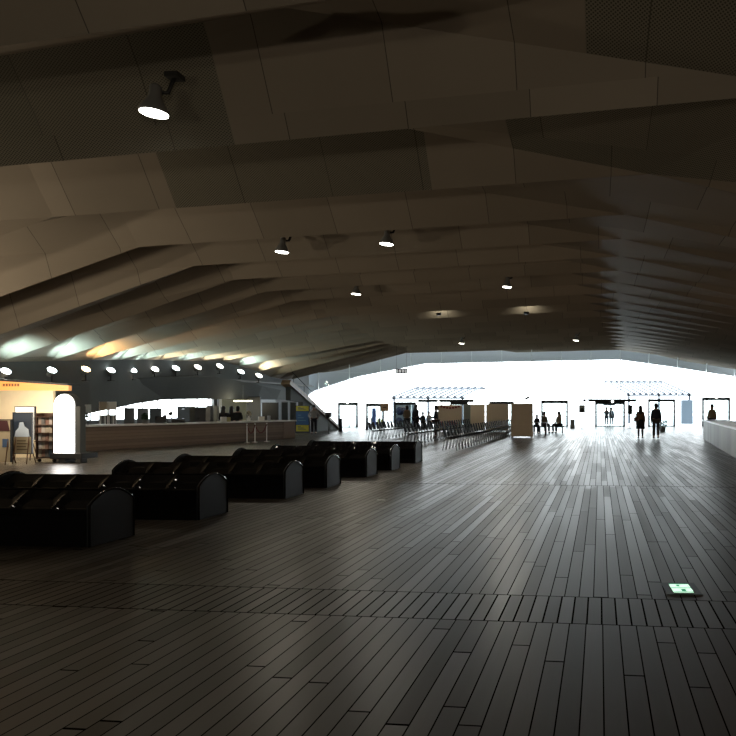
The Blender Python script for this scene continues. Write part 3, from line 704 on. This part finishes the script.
b = MB(); p = fl(535.6, 434.5); b.box(p.x - .22, p.x + .22, p.y + .72, p.y + 1.15, .40, .46, None, .01); b.box(p.x - .2, p.x - .16, p.y + .75, p.y + 1.1, 0, .4); b.box(p.x + .16, p.x + .2, p.y + .75, p.y + 1.1, 0, .4); tag(b.build('stool', M_dframe), 'dark stool under the person in black by the board', 'stool')
# group in the middle behind the chairs
def at(px, pyb, **k): p = fl(px, pyb); return (p.x, p.y, 0)
person(at(407, 434), math.radians(-160), 1.66, 'stand', (.22, .17, .11), (.02, .02, .02), 'person standing in brown top behind chairs, arms folded in front', arms='front')
person(at(416, 433.5), math.radians(150), 1.72, 'stand', (.012, .013, .015), (.012, .012, .014), 'tall person in black standing next to the one in brown', hairlong=True)
person(at(423, 432), math.radians(170), 1.25, 'stand', (.02, .022, .026), (.02, .02, .02), 'small child in dark clothes between two adults', hairlong=False)
person(at(429, 431), math.radians(10), 1.25, 'stand', (.3, .32, .36), (.05, .05, .06), 'small child in pale blue grey top left of the red lettered board')
person(at(436, 437.5), math.radians(-90), 1.64, 'stand', (.012, .012, .014), (.03, .012, .01), 'person in black standing at the left edge of the lettered board', arms='front')
# man behind right counter
p = atY(712, 430, 40); person((p.x, p.y, 0), math.radians(-20), 1.72, 'stand', (.33, .24, .12), (.03, .03, .03), 'man in tan shirt standing behind the right counter', hair=True)
# couple outside with umbrella
p1 = fac(606.5, HY, 1.6); p2 = fac(611.5, HY, 1.8)
person((p1.x, p1.y, 0), 0, 1.56, 'stand', (.03, .035, .05), (.03, .03, .04), 'person outside the middle door holding an umbrella', arms='up')
person((p2.x, p2.y, 0), 0, 1.52, 'stand', (.1, .11, .14), (.05, .05, .07), 'person outside the middle door sharing the umbrella', hairlong=True)
t = thing('umbrella', 'open dark grey umbrella above the two people outside the middle door', 'umbrella', ((p1.x + p2.x) / 2, p1.y - .3, 0))
b = MB(); b.lathe([(.56, 1.72), (.52, 1.8), (.34, 1.9), (.1, 1.96), (0, 1.98)], 8); b.lathe([(.55, 1.71), (.32, 1.88), (0, 1.96)], 8); b.build('canopy', mat('umbrella_cloth', (.015, .017, .022), .7), t)
b = MB(); b.tube([(0, 0, 2.12), (0, 0, 1.25)], .01, 6); b.build('shaft', M_dframe, t)

# ============================================================ FREE-STANDING BITS NEAR THE DOORS
def bollard(px, pyb, h, r_, label, m=None):
    p = fl(px, pyb); b = MB(); b.lathe([(0, 0), (r_ * 1.3, 0), (r_ * 1.3, .03), (r_, .05), (r_, h - .05), (r_ * .8, h), (0, h)], 14, Matrix.Translation((p.x, p.y, 0)))
    tag(b.build('bollard', m or M_dframe), label, 'bollard')
bollard(340.5, 431.5, .86, .12, 'thick dark bollard at the left door')
bollard(367, 429.8, .85, .09, 'dark bollard in front of the second door frame')
bollard(371.5, 430, .85, .05, 'slim dark post just right of the second door frame')
bollard(379.5, 429.5, .82, .05, 'slim dark post before the yellow banner')
def box_on_post(px, pyb, wd, z0, z1, label, m, name='sign_box'):
    p = fl(px, pyb); t = thing(name, label, name.replace('_', ' '), (p.x, p.y, 0))
    b = MB(); b.box(-wd / 2, wd / 2, -.12, .12, z0, z1, None, .02); b.build('cabinet', m, t)
    b = MB(); b.tube([(0, 0, 0), (0, 0, z0)], .025, 8); b.lathe([(0, 0), (.22, 0), (.22, .02), (0, .03)], 14); b.build('stand', m, t)
    b = MB(); b.lathe([(0, 0), (wd * .32, 0), (wd * .32, .015), (0, .015)], 14, Matrix.Translation((0, -.12, (z0 + z1) / 2 - .1)) @ Matrix.Rotation(PI / 2, 4, 'X')); b.build('grille', M_dframe, t)
box_on_post(582, 429, .45, 1.2, 1.75, 'grey boxed sign on thin post left of the middle door', M_grey, 'sign_box')
box_on_post(630, 428.5, .34, 1.05, 1.75, 'dark narrow boxed sign on post right of the middle door', M_dframe, 'sign_box')
box_on_post(328.5, 434, .36, 1.0, 1.3, 'grey desk sign on post right of the guard', M_grey, 'sign_box')
p = fl(572.5, 428.5); t = thing('litter_bin', 'grey litter bin between the seated pair and the middle door', 'bin', (p.x, p.y, 0))
b = MB(); b.box(-.17, .17, -.17, .17, 0, .62, None, .02); b.build('body', M_grey, t); b = MB(); b.box(-.18, .18, -.18, .18, .62, .68, None, .02); b.build('lid', M_dframe, t)
# notice on stand by third door
p = fl(384.5, 429.5); t = thing('notice_stand', 'orange brown notice on a thin post left of third door', 'sign', (p.x, p.y, 0))
b = MB(); b.box(-.3, .3, -.02, .02, 1.3, 1.85, None, .01); b.build('notice', mat('tan_notice', (.45, .28, .15), .6), t)
b = MB(); b.box(-.12, .12, -.03, -.02, 1.55, 1.6); b.build('dark_mark', M_dark, t)
b = MB(); b.tube([(0, 0, 0), (0, 0, 1.3)], .02, 8); b.box(-.2, .2, -.15, .15, 0, .03); b.build('post', M_dframe, t)
# hanging black sign with four white signs
p = fac(401.5, 371, -6); t = thing('hanging_sign', 'small black hanging sign with four white marks high at left', 'sign', p, FA)
b = MB(); b.box(-.42, .42, -.05, .05, -.17, .17, None, .01); b.build('sign_box', M_dark, t)
for k in range(4):
    b = MB(); x = -.3 + k * .2
    b.box(x - .055, x + .055, -.062, -.05, .06, .085); b.box(x - .055, x + .055, -.062, -.05, -.09, -.065); b.box(x - .055, x - .03, -.062, -.05, -.09, .085); b.box(x + .03, x + .055, -.062, -.05, -.09, .085)
    b.build('white_mark', mat('sign_white', (.8, .8, .8), .5, emit=(1, 1, 1), strength=.8), t)
for x in (-.35, .35): b = MB(); b.tube([(x, 0, .17), (x, 0, 2.2)], .008, 6); b.build('hanger', M_dframe, t)

# ============================================================ SLOPING PARAPET AND LEFT REAR
PX = -18.3
b = MB(); b.extr([(PX, 47.4, 0), (PX, 47.4, .1), (PX, 40.1, 2.9), (PX, 40.1, 2.0), (PX, 41.8, 1.9), (PX, 41.8, 0)], (-.3, 0, 0)); par = tag(b.build('sloping_parapet', M_walld), 'dark sloping parapet with wooden cap descending toward the glass at left', 'parapet')
b = MB(); b.extr([(PX + .12, 47.9, 0), (PX + .12, 47.9, .16), (PX + .12, 39.9, 3.2), (PX + .12, 39.7, 2.95)], (-.55, 0, 0)); b.build('wooden_cap', wood_mat('parapet_wood', (.16, .1, .06), (.25, .17, .1), .2, 1), par)
b = MB()
for k in range(5): b.tube([(PX + .0, 40.5 + k * 1.5, 2.8 - k * .58), (PX, 40.5 + k * 1.5, 3.6 - k * .58)], .015, 6)
b.tube([(PX, 40.3, 3.68), (PX, 46.9, 1.15)], .02, 8); b.build('handrail', M_dframe, par)
p = atY(302.5, 430, 41.1); t = thing('poster_stand', 'upright stand with a blue poster between two yellow ones', 'poster stand', (p.x, 41.1, 0), math.radians(-8))
yl = mat('yellow_poster', (.62, .58, .03), .5); bl_ = mat('blue_poster', (.01, .11, .3), .5)
b = MB(); b.box(-.5, .5, 0, .04, 0, 1.68); b.build('backing', M_dframe, t)
for z0, z1, m in ((1.36, 1.66, yl), (.52, 1.33, bl_), (.12, .5, yl)):
    b = MB(); b.box(-.42, .42, -.02, 0, z0, z1); q = b.build('poster', m, t)
    for k in range(3):
        zz = z0 + (z1 - z0) * (.3 + .2 * k); b = MB(); b.box(-.3, -.3 + (.55, .4, .2)[k], -.026, -.02, zz, zz + .035); b.build('text_line', mat('poster_ink', (.05, .12, .1), .6) if m is yl else mat('poster_ink_pale', (.1, .3, .5), .6), q)
for k, (xx, lb) in enumerate(((285, 'tall dark grey panel with pale edge, left of the pair at the counter end'), (293.5, 'tall dark grey panel with pale edge beside the yellow and blue posters'))):
    p = atY(xx, 430, 42.3); t = thing('display_panel', lb, 'panel', (p.x, 42.3, 0))
    b = MB(); b.box(-.2, .2, -.03, .03, 0, 1.92, None, .01); b.build('panel', mat('slate_panel', (.09, .1, .095), .5), t)
    b = MB(); b.box(-.21, .21, -.045, -.03, 1.88, 1.94); b.box(-.22, -.19, -.045, -.03, .8, 1.94); b.box(.19, .22, -.045, -.03, .8, 1.94); b.build('pale_edge', M_lgrey, t)

# ============================================================ LEFT COUNTER
c0, c1 = Vector((-18.9, 22.2, 0)), Vector((-15.4, 34.2, 0)); cd = (c1 - c0).normalized(); ang = math.atan2(cd.y, cd.x); CL = (c1 - c0).length
cnt = thing('reception_counter', 'long brown timber clad reception counter with bright white top at left', 'counter', c0, ang)
b = MB(); b.box(0, CL, 0, .75, 0, .88); b.build('clad_body', wood_mat('counter_cladding', (.15, .105, .075), (.25, .18, .13), .12, 2, .06), cnt)
b = MB(); b.box(-.05, CL + .08, -.08, .9, .88, .94, None, .01); b.build('worktop', M_white, cnt)
b = MB(); b.box(CL - .8, CL + .01, -.02, .0, .05, .86); b.build('end_panel', mat('pale_brown_panel', (.22, .16, .12), .6), cnt)
def on_counter(px, side=.35):                 # point on the counter below image column px
    x, y = ray(px); a0 = c0 + Vector((-cd.y, cd.x, 0)) * side
    s_ = (a0.x * y - a0.y * x) / (cd.y * x - cd.x * y); return a0 + cd * s_
TOP = .94
def citem(name, label, cat, px, wd, dp, h, m, side=.35, z=TOP, parts=None):
    p = on_counter(px, side); t = tag(MB().box(-wd / 2, wd / 2, -dp / 2, dp / 2, 0, h, None, min(.01, wd * .1)).build(name, m), label, cat); t.location = (p.x, p.y, z); t.rotation_euler = (0, 0, ang - PI / 2 + .9); return t
# leaflet racks with wire uprights on the counter's near end
wht = mat('white_paper', (.75, .75, .72), .6)
for k, (px, lb) in enumerate(((103.5, 'tall leaflet rack on the counter, left one under the tan sign'), (112, 'tall leaflet rack on the counter, right one under the white sign'))):
    p = on_counter(px); t = thing('leaflet_rack', lb, 'rack', (p.x, p.y, TOP), ang - PI / 2 + .7)
    b = MB()
    for x in (-.13, .13): b.box(x - .012, x + .012, -.02, .02, 0, .86)
    b.build('upright', M_white, t)
    b = MB(); b.box(-.15, .15, -.02, .02, .55, .86, None, .01); b.build('sign', mat('tan_sign', (.3, .25, .19), .6) if k == 0 else wht, t)
    for j in range(5):
        b = MB(); b.box(-.11 + j * .05, -.08 + j * .05, -.05, .05, .02, .36); b.build('leaflet', [wht, M_dark, M_grey, wht, M_dark][j], t)
p = on_counter(88, .2); t = thing('notice_card', 'small pale notice card on a post near the counter left end', 'sign', (p.x, p.y, TOP), ang - PI / 2 + .7)
b = MB(); b.box(-.1, .1, -.01, .01, .45, .75); b.build('card', M_lgrey, t); b = MB(); b.tube([(0, 0, 0), (0, 0, .45)], .01, 6); b.build('post', M_dframe, t)
leaf = mat('dark_leaf', (.02, .05, .015), .6); gry = mat('office_grey', (.13, .13, .12), .6)
def plant(px, side, z, h, label, seed):
    random.seed(seed); p = on_counter(px, side); t = thing('potted_plant', label, 'plant', (p.x, p.y, z))
    b = MB(); b.lathe([(0, 0), (.09, 0), (.12, .16), (.1, .16), (0, .14)], 12); b.build('pot', M_grey, t)
    b = MB()
    for k in range(60):
        a_ = random.random() * 2 * PI; r_ = h * .5 * random.random(); c_ = Vector((r_ * math.cos(a_), r_ * math.sin(a_), .18 + h * random.random())); u_ = Vector((random.uniform(-1, 1), random.uniform(-1, 1), random.uniform(-.3, 1))).normalized() * .09; v_ = u_.orthogonal().normalized() * .035
        b.poly([c_ - u_, c_ + v_, c_ + u_, c_ - v_])
    b.tube([(0, 0, .1), (.02, 0, h * .8)], .01, 6)
    b.build('foliage', leaf, t)
plant(82.5, .6, TOP, .3, 'bushy plant in pot at the near left end of the reception counter', 1)
plant(145, .5, TOP, .22, 'low plant in pot on the counter before the white window', 2)
# office furniture behind
def office(name, label, cat, px0, px1, yt, Y, m, dp=.5, zb=0.0):
    a_ = atY(px0, yt, Y); c_ = atY(px1, yt, Y); t = thing(name, label, cat, ((a_.x + c_.x) / 2, Y, zb)); W_ = c_.x - a_.x; H_ = a_.z - zb
    b = MB(); b.box(-W_ / 2, W_ / 2, 0, dp, 0, H_, None, .01); b.build('body', m, t)
    if name == 'filing_cabinet':
        for k in range(3):
            d_ = MB().box(-W_ / 2 + .03, W_ / 2 - .03, -.02, 0, H_ * (.04 + .32 * k), H_ * (.33 + .32 * k), None, .005).build('drawer', m, t); MB().box(-.08, .08, -.045, -.02, H_ * (.26 + .32 * k), H_ * (.28 + .32 * k)).build('handle', M_steel, d_)
    else:
        MB().box(-W_ / 2 - .02, W_ / 2 + .02, -.02, dp, H_, H_ + .03).build('top_rail', M_dframe, t)
    return t
off_Y = 33
office('office_screen', 'grey office screen behind the counter, first from the left', 'screen', 124, 134, 408.5, 31, gry, .05)
office('office_screen', 'grey office screen behind the counter with plants before it', 'screen', 137, 148, 409, 33, gry, .05)
office('office_screen', 'dark office screen behind the counter, third from the left', 'screen', 149.5, 161, 409, 34, mat('office_dark', (.05, .055, .05), .6), .05)
office('filing_cabinet', 'dark grey cabinet block behind the counter, left of the long one', 'cabinet', 177, 190, 406.5, 38, mat('office_dark', (.05, .055, .05), .6))
office('filing_cabinet', 'long brown grey cabinet block behind the counter', 'cabinet', 191.6, 205.6, 407, 38.8, mat('office_brown', (.09, .075, .06), .6))
office('filing_cabinet', 'pale grey cabinet behind the counter beside the staff', 'cabinet', 206.6, 213.6, 405.5, 39.6, M_grey)
office('office_column', 'pale square column at the right end of the white window', 'column', 217, 219.2, 398, 40, M_lgrey, .3)
office('back_partition', 'olive brown partition wall behind the three staff', 'partition', 221, 246, 397, 42.5, mat('olive_wall', (.2, .19, .12), .7), .1)
office('back_partition', 'dark grey partition wall right of the staff', 'partition', 246.5, 260, 397, 42.0, gry, .1)
office('back_partition', 'black recess panel at right behind the counter', 'partition', 262, 278, 403, 41.5, M_dark, .1)
# desk microphone-like lamp silhouette
p = on_counter(168, .5); t = thing('desk_lamp', 'black jointed desk lamp silhouetted against the white window', 'lamp', (p.x, p.y, TOP))
b = MB(); b.lathe([(0, 0), (.12, 0), (.12, .03), (0, .04)], 12); b.build('base', M_dark, t)
b = MB(); b.tube([(0, 0, .03), (-.1, 0, .25), (.05, 0, .42)], .014, 6); b.build('arm', M_dark, t)
b = MB(); b.lathe([(.02, .06), (.05, .04), (.1, -.05)], 12, Matrix.Translation((.1, 0, .4)) @ Matrix.Rotation(-.9, 4, 'Y')); b.lathe([(.02, .06), (.05, .04), (.08, -.04)], 12, Matrix.Translation((-.13, 0, .28)) @ Matrix.Rotation(.9, 4, 'Y')); b.build('shade', M_dark, t)
citem('monitor', 'dark monitor on the counter left of the desk lamp', 'monitor', 160.5, .4, .05, .28, M_dark)
citem('till', 'dark low till on the counter right of the desk lamp', 'till', 178, .5, .3, .14, M_dark)
citem('brochure_box', 'small white box on the counter before the first staff member', 'box', 223.5, .24, .2, .22, M_white, .1)
citem('brochure_box', 'yellowish box on the counter beside the small white one', 'box', 228.6, .14, .2, .2, mat('pale_yellow', (.5, .45, .2), .6), .1)
citem('brochure_box', 'bright white box near the far end of the counter', 'box', 261.3, .26, .2, .2, M_white, .2)
citem('pen_holder', 'small grey holder right of the bright white box', 'holder', 269, .12, .1, .24, M_lgrey, .2)
p = on_counter(248.7, .3); t = thing('flower_vase', 'pale vase with cream flowers on the counter right of the staff', 'vase', (p.x, p.y, TOP))
b = MB(); b.lathe([(0, 0), (.06, 0), (.09, .1), (.04, .2), (.05, .24)], 14); b.build('vase', M_white, t)
b = MB(); [b.ball((random.uniform(-.1, .1), random.uniform(-.1, .1), .26 + random.random() * .22), .045, 8) for _ in range(14)]; b.build('flowers', mat('cream_petals', (.6, .55, .42), .7), t)
for px, sd, lb, tp_, hl in ((223.4, 1.2, 'staff member with long black hair behind the white box', (.015, .015, .018), True), (231.6, 1.25, 'staff member in black, middle of the three behind the counter', (.02, .018, .02), True), (237.8, 1.9, 'staff member in dark grey, right of the three behind the counter', (.04, .035, .035), False)):
    p = on_counter(px, sd); person((p.x, p.y, 0), math.radians(190), 1.6, 'stand', tp_, (.02, .02, .02), lb, hairlong=hl, arms='front')
# fluorescent fitting above the staff
p = atY(243, 401.5, 40.5); t = thing('strip_light', 'glowing warm strip light above the staff', 'ceiling light', (p.x, p.y, p.z))
b = MB(); b.box(-.55, .55, -.06, .06, 0, .06, None, .01); b.build('tube', mat('warm_tube', (1, 1, 1), .3, emit=(1, .9, .6), strength=9), t)
b = MB(); b.box(-.58, .58, -.09, .09, .06, .1); b.tube([(0, 0, .1), (0, 0, 1.0)], .015, 6); b.build('fitting', M_grey, t)
light('office_light', 'POINT', (p.x, p.y - .6, p.z - .15), 28, (1, .88, .6), shadow_soft_size=.3)
light('office_light', 'AREA', (-21.5, 29.5, 2.6), 24, (1, .75, .5), (-19.5, 28, .8), size=1.2)
for yy in (26.5, 29.5, 32.5, 35.5): light('counter_fill', 'AREA', (wx(yy) - .7, yy, 2.75), 30, (1, .96, .9), (wx(yy) + 1.6, yy - .5, .9), size=.3)  # added lights hidden behind the bulkhead, only to brighten the worktop
# rope barrier before the counter end
pts = [on_counter(px, -1.0) for px in (247, 255, 266.7)]
t = thing('rope_barrier', 'low white stanchions with drooping dark red ropes before the counter end', 'barrier', (pts[0].x, pts[0].y, 0))
for q in pts:
    d_ = q - pts[0]; b = MB(); b.lathe([(0, 0), (.13, 0), (.13, .02), (.022, .04), (.022, .82), (.035, .84), (0, .88)], 12, Matrix.Translation(d_)); b.build('stanchion', M_white, t)
for q0, q1 in zip(pts, pts[1:]):
    b = MB(); b.tube([(q0 - pts[0]).lerp(q1 - pts[0], s / 10) + Vector((0, 0, .8 - 1.5 * (s / 10) * (1 - s / 10))) for s in range(11)], .025, 8); b.build('rope', mat('dark_red_rope', (.12, .02, .02), .7), t)

# ============================================================ RIGHT COUNTER
r0, r1 = Vector((5.15, 35.6, 0)), Vector((3.95, 18.6, 0))
rd = (r1 - r0).normalized(); ra = math.atan2(rd.y, rd.x)
t = thing('information_counter', 'pale timber clad counter with white top at the right edge', 'counter', r0, ra); RL = (r1 - r0).length
b = MB(); b.box(0, RL, 0, 1.0, 0, .9); b.build('clad_body', wood_mat('pale_counter_boards', (.14, .13, .115), (.26, .24, .21), .42, 0, .04), t)
b = MB(); b.box(-.06, RL, -.06, 1.1, .9, .97, None, .01); b.build('worktop', M_white, t)

# ============================================================ KIOSK AT LEFT
KYY = 20.6
def kq(px, py, Y=KYY): return atY(px, py, Y)
a_, c_ = kq(-25, 380), kq(53, 470)
ks = thing('shop_kiosk', 'brightly lit cream shop kiosk with an orange fascia at the left edge', 'kiosk', (0, 0, 0))
b = MB(); b.box(-19.7, c_.x, KYY, KYY + .1, 0, 2.15); b.build('back_wall', M_cream, ks)
f0, f1 = atY(-25, 381, 18.9), atY(68.5, 388, 18.9)
b = MB(); b.extr([(-19.7, 18.9, 2.1), (f1.x, 18.9, 2.07), (f1.x, 18.9, 2.22), (-19.7, 18.9, 2.5)], (0, .12, 0)); b.build('fascia', mat('orange_fascia', (.85, .38, .1), .4, emit=(1, .42, .12), strength=.55), ks)
b = MB(); b.extr([(-19.7, 18.86, 2.51), (f1.x, 18.86, 2.23), (f1.x, 18.86, 2.27), (-19.7, 18.86, 2.58)], (0, .5, 0)); b.build('roof', M_dark, ks)
b = MB()
for k in range(6): x = -17.3 + k * .09; b.box(x, x + .05, 18.885, 18.9, 2.2, 2.28)
b.build('fascia_lettering', mat('brown_letters', (.3, .12, .04), .5), ks)
light('kiosk_light', 'AREA', (atY(22, 0, 19.6).x, 19.3, 1.95), 75, (1, .86, .66), (atY(22, 0, 20.4).x, 20.6, .9), shape='RECTANGLE', size=3.5, size_y=.4)
light('kiosk_light', 'AREA', (atY(30, 0, 18.4).x, 17.5, 2.35), 60, (1, .8, .58), (atY(30, 0, 18.4).x, 18.5, .9), shape='RECTANGLE', size=3.4, size_y=.3)  # added fill without a fixture, floats before the fascia to brighten the posters
# arched illuminated panel
al, ar = atY(54, 456, 18.8), atY(75, 394, 18.8); zc = ar.z; z0 = al.z; Wd = ar.x - al.x; R_ = Wd / 2
t = thing('arched_light_panel', 'white illuminated arched panel on a black base beside the kiosk', 'light panel', (al.x + R_, 18.8, 0))
arc = lambda s, r_: [(r_ * math.cos(q), 0, (zc - R_) + r_ * math.sin(q)) for q in [PI * j / 16 for j in range(17)]] + [(-r_, 0, z0 - s), (r_, 0, z0 - s)]
b = MB(); b.extr([Vector((p[0], 0, p[2])) for p in arc(.03, R_ + .025)], (0, .22, 0)); b.build('casing', M_walld, t)
b = MB(); b.extr([Vector((p[0], -.015, p[2])) for p in arc(0, R_ - .005)], (0, .014, 0)); b.build('lit_face', mat('light_box_face', (1, 1, 1), .4, emit=(1, .98, .95), strength=4), t)
b = MB(); b.box(-R_ * 1.05, R_ * 2.0, -.15, .5, .12, .28, None, .02); b.box(-.1, .1, -.1, .3, 0, .13); b.box(R_ * 1.7, R_ * 1.9, -.1, .1, 0, .13); b.build('base', M_dframe, t)
b = MB(); b.box(R_ + .03, R_ + .16, 0, .22, .25, zc - .35, None, .01); b.build('side_post', M_walld, t)
light('panel_light', 'AREA', (al.x + R_, 18.7, (zc + z0) / 2), 6, (1, .97, .93), (al.x + R_, 10, .9), shape='RECTANGLE', size=Wd * .9, size_y=zc - z0)
# poster boards and easels
def easel(px0, px1, yt, yb, Y, label, m, top=None, leg=True, art=None):
    a_, c_ = atY(px0, yt, Y), atY(px1, yb, Y); W_ = c_.x - a_.x; t = thing('poster_easel', label, 'poster', ((a_.x + c_.x) / 2, Y, 0))
    b = MB(); b.box(-W_ / 2, W_ / 2, -.02, .02, c_.z, a_.z, None, .005); q = b.build('poster', m, t)
    b = MB(); fr_ = .02; b.box(-W_ / 2 - fr_, -W_ / 2, -.03, .03, c_.z, a_.z); b.box(W_ / 2, W_ / 2 + fr_, -.03, .03, c_.z, a_.z); b.box(-W_ / 2 - fr_, W_ / 2 + fr_, -.03, .03, a_.z, a_.z + fr_); b.build('frame', M_dframe, t)
    for x in (-W_ / 2 + .08, W_ / 2 - .08):
        b = MB(); b.tube([(x, .03, a_.z * .8), (x * 1.1, -.12, 0)], .014, 6); b.build('leg', mat('brown_easel_wood', (.12, .06, .03), .6), t)
    b = MB(); b.tube([(0, .03, a_.z * .8), (0, .45, 0)], .014, 6); b.build('leg', mat('brown_easel_wood', (.12, .06, .03), .6), t)
    if art:
        h_ = a_.z - c_.z
        b = MB(); b.box(-W_ * .48, W_ * .48, -.024, -.02, c_.z + h_ * .02, c_.z + h_ * .42); b.build('pale_lower_field', mat('beige_print', (.33, .29, .2), .6), q)
        b = MB(); zb = c_.z + h_ * .42; b.extr([(-W_ * .42, -.03, zb), (W_ * .4, -.03, zb), (W_ * .34, -.03, zb + h_ * .18), (W_ * .12, -.03, zb + h_ * .26), (W_ * .05, -.03, zb + h_ * .36), (-W_ * .14, -.03, zb + h_ * .35), (-W_ * .2, -.03, zb + h_ * .22), (-W_ * .36, -.03, zb + h_ * .14)], (0, .008, 0)); b.build('pale_figure', mat('pale_blue_print', (.55, .68, .85), .6), q)
        for k in range(4):
            b = MB(); b.box(-W_ * .3, W_ * (.3 - .1 * (k % 2)), -.028, -.024, c_.z + h_ * (.1 + .07 * k), c_.z + h_ * (.125 + .07 * k)); b.build('text_line', mat('print_brown', (.12, .09, .06), .6), q)
    return t
easel(14, 32, 413, 454, 18.3, 'dark poster with pale blue shape and beige lower part on easel', mat('dark_print', (.025, .04, .07), .4), art=1)
easel(16, 35, 407, 440, 19.6, 'poster with bright white top standing behind the dark one', mat('white_poster_lit', (.8, .82, .85), .5))
t = easel(-6, 11, 420, 462, 18.0, 'poster board with dark red top and beige body cut by left edge', mat('beige_print2', (.5, .43, .3), .6))
q = [c for c in kids(t) if c.name.startswith('poster')][0]
a_ = atY(-6, 420, 18); c_ = atY(10, 431, 18); W_ = c_.x - a_.x
b = MB(); b.extr([(-W_ * .4, -.03, c_.z - .0), (W_ * .5, -.03, c_.z), (W_ * .35, -.03, a_.z - .02), (-W_ * .4, -.03, a_.z - .02)], (0, .008, 0)); b.build('dark_red_top', mat('maroon_print', (.06, .012, .015), .6), q)
b = MB(); b.box(W_ * .05, W_ * .42, -.03, -.022, c_.z - .45, c_.z - .22); b.build('blue_picture', mat('blue_print', (.06, .12, .25), .6), q)
# wire brochure rack
a_, c_ = atY(35.5, 413, 18.9), atY(53, 466, 18.9); W_ = c_.x - a_.x
t = thing('brochure_rack', 'brown wire rack full of brochures between posters and arched light', 'rack', ((a_.x + c_.x) / 2, 18.9, 0)); H_ = a_.z
b = MB(); b.box(-W_ / 2, -W_ / 2 + .03, 0, .3, .1, H_); b.box(W_ / 2 - .03, W_ / 2, 0, .3, .1, H_); b.box(-W_ / 2, W_ / 2, .28, .3, .1, H_)
for k in range(6): b.box(-W_ / 2, W_ / 2, -.04, .28, .12 + k * (H_ - .2) / 5.2, .14 + k * (H_ - .2) / 5.17)
b.build('frame', mat('rack_brown', (.09, .05, .035), .5), t)
for x in (-W_ / 2 + .04, W_ / 2 - .04): b = MB(); b.ball((x, .1, .05), .05, 8); b.build('caster', M_dark, t)
rc = [(.7, .68, .65), (.35, .22, .18), (.2, .3, .4), (.6, .55, .45), (.2, .2, .2), (.45, .36, .3)]
random.seed(9)
for k in range(5):
    for j in range(4):
        z = .15 + k * (H_ - .2) / 5.2; x = -W_ / 2 + .05 + j * (W_ - .1) / 4; ci = random.randrange(6)
        o = MB().box(x, x + (W_ - .1) / 4 - .015, .02 + .03 * random.random(), .12, z, z + .2 + .04 * random.random()).build('brochure', mat('brochure_%s' % 'abcdef'[ci], rc[ci], .5))
        o.location = t.location; tag(o, 'small brochure standing in the brown wire rack', 'brochure', 'brochures in the wire rack')

# ============================================================ FLOOR ESCAPE LIGHT
p = fl(681, 589); t = thing('floor_escape_light', 'green and white glowing escape sign set in the deck boards', 'floor light', (p.x, p.y, 0), .06)
b = MB(); b.box(-.15, .15, -.2, .2, .0, .006, None, .002); b.build('frame', M_dframe, t)
b = MB(); b.box(-.085, .085, -.14, .14, .006, .010); f_ = b.build('lit_face', mat('escape_face', (.7, 1, .8), .4, emit=(.66, 1, .76), strength=1.25), t)
gm = mat('escape_green', (.01, .25, .1), .4, emit=(.02, .4, .2), strength=.5)
b = MB(); b.box(-.085, .085, -.008, .008, .010, .012); b.box(-.01, .03, -.11, -.04, .010, .012); b.box(-.03, .0, .05, .1, .010, .012); b.box(-.085, .085, .125, .14, .010, .012); b.box(-.085, .085, -.14, -.128, .010, .012)
b.build('green_arrow', gm, f_)
p = fl(381, 500); b = MB(); b.box(-.07, .07, -.03, .03, 0, .003); o = tag(b.build('paper_scrap', wht), 'tiny pale scrap lying on the deck boards in mid floor', 'scrap'); o.location = p
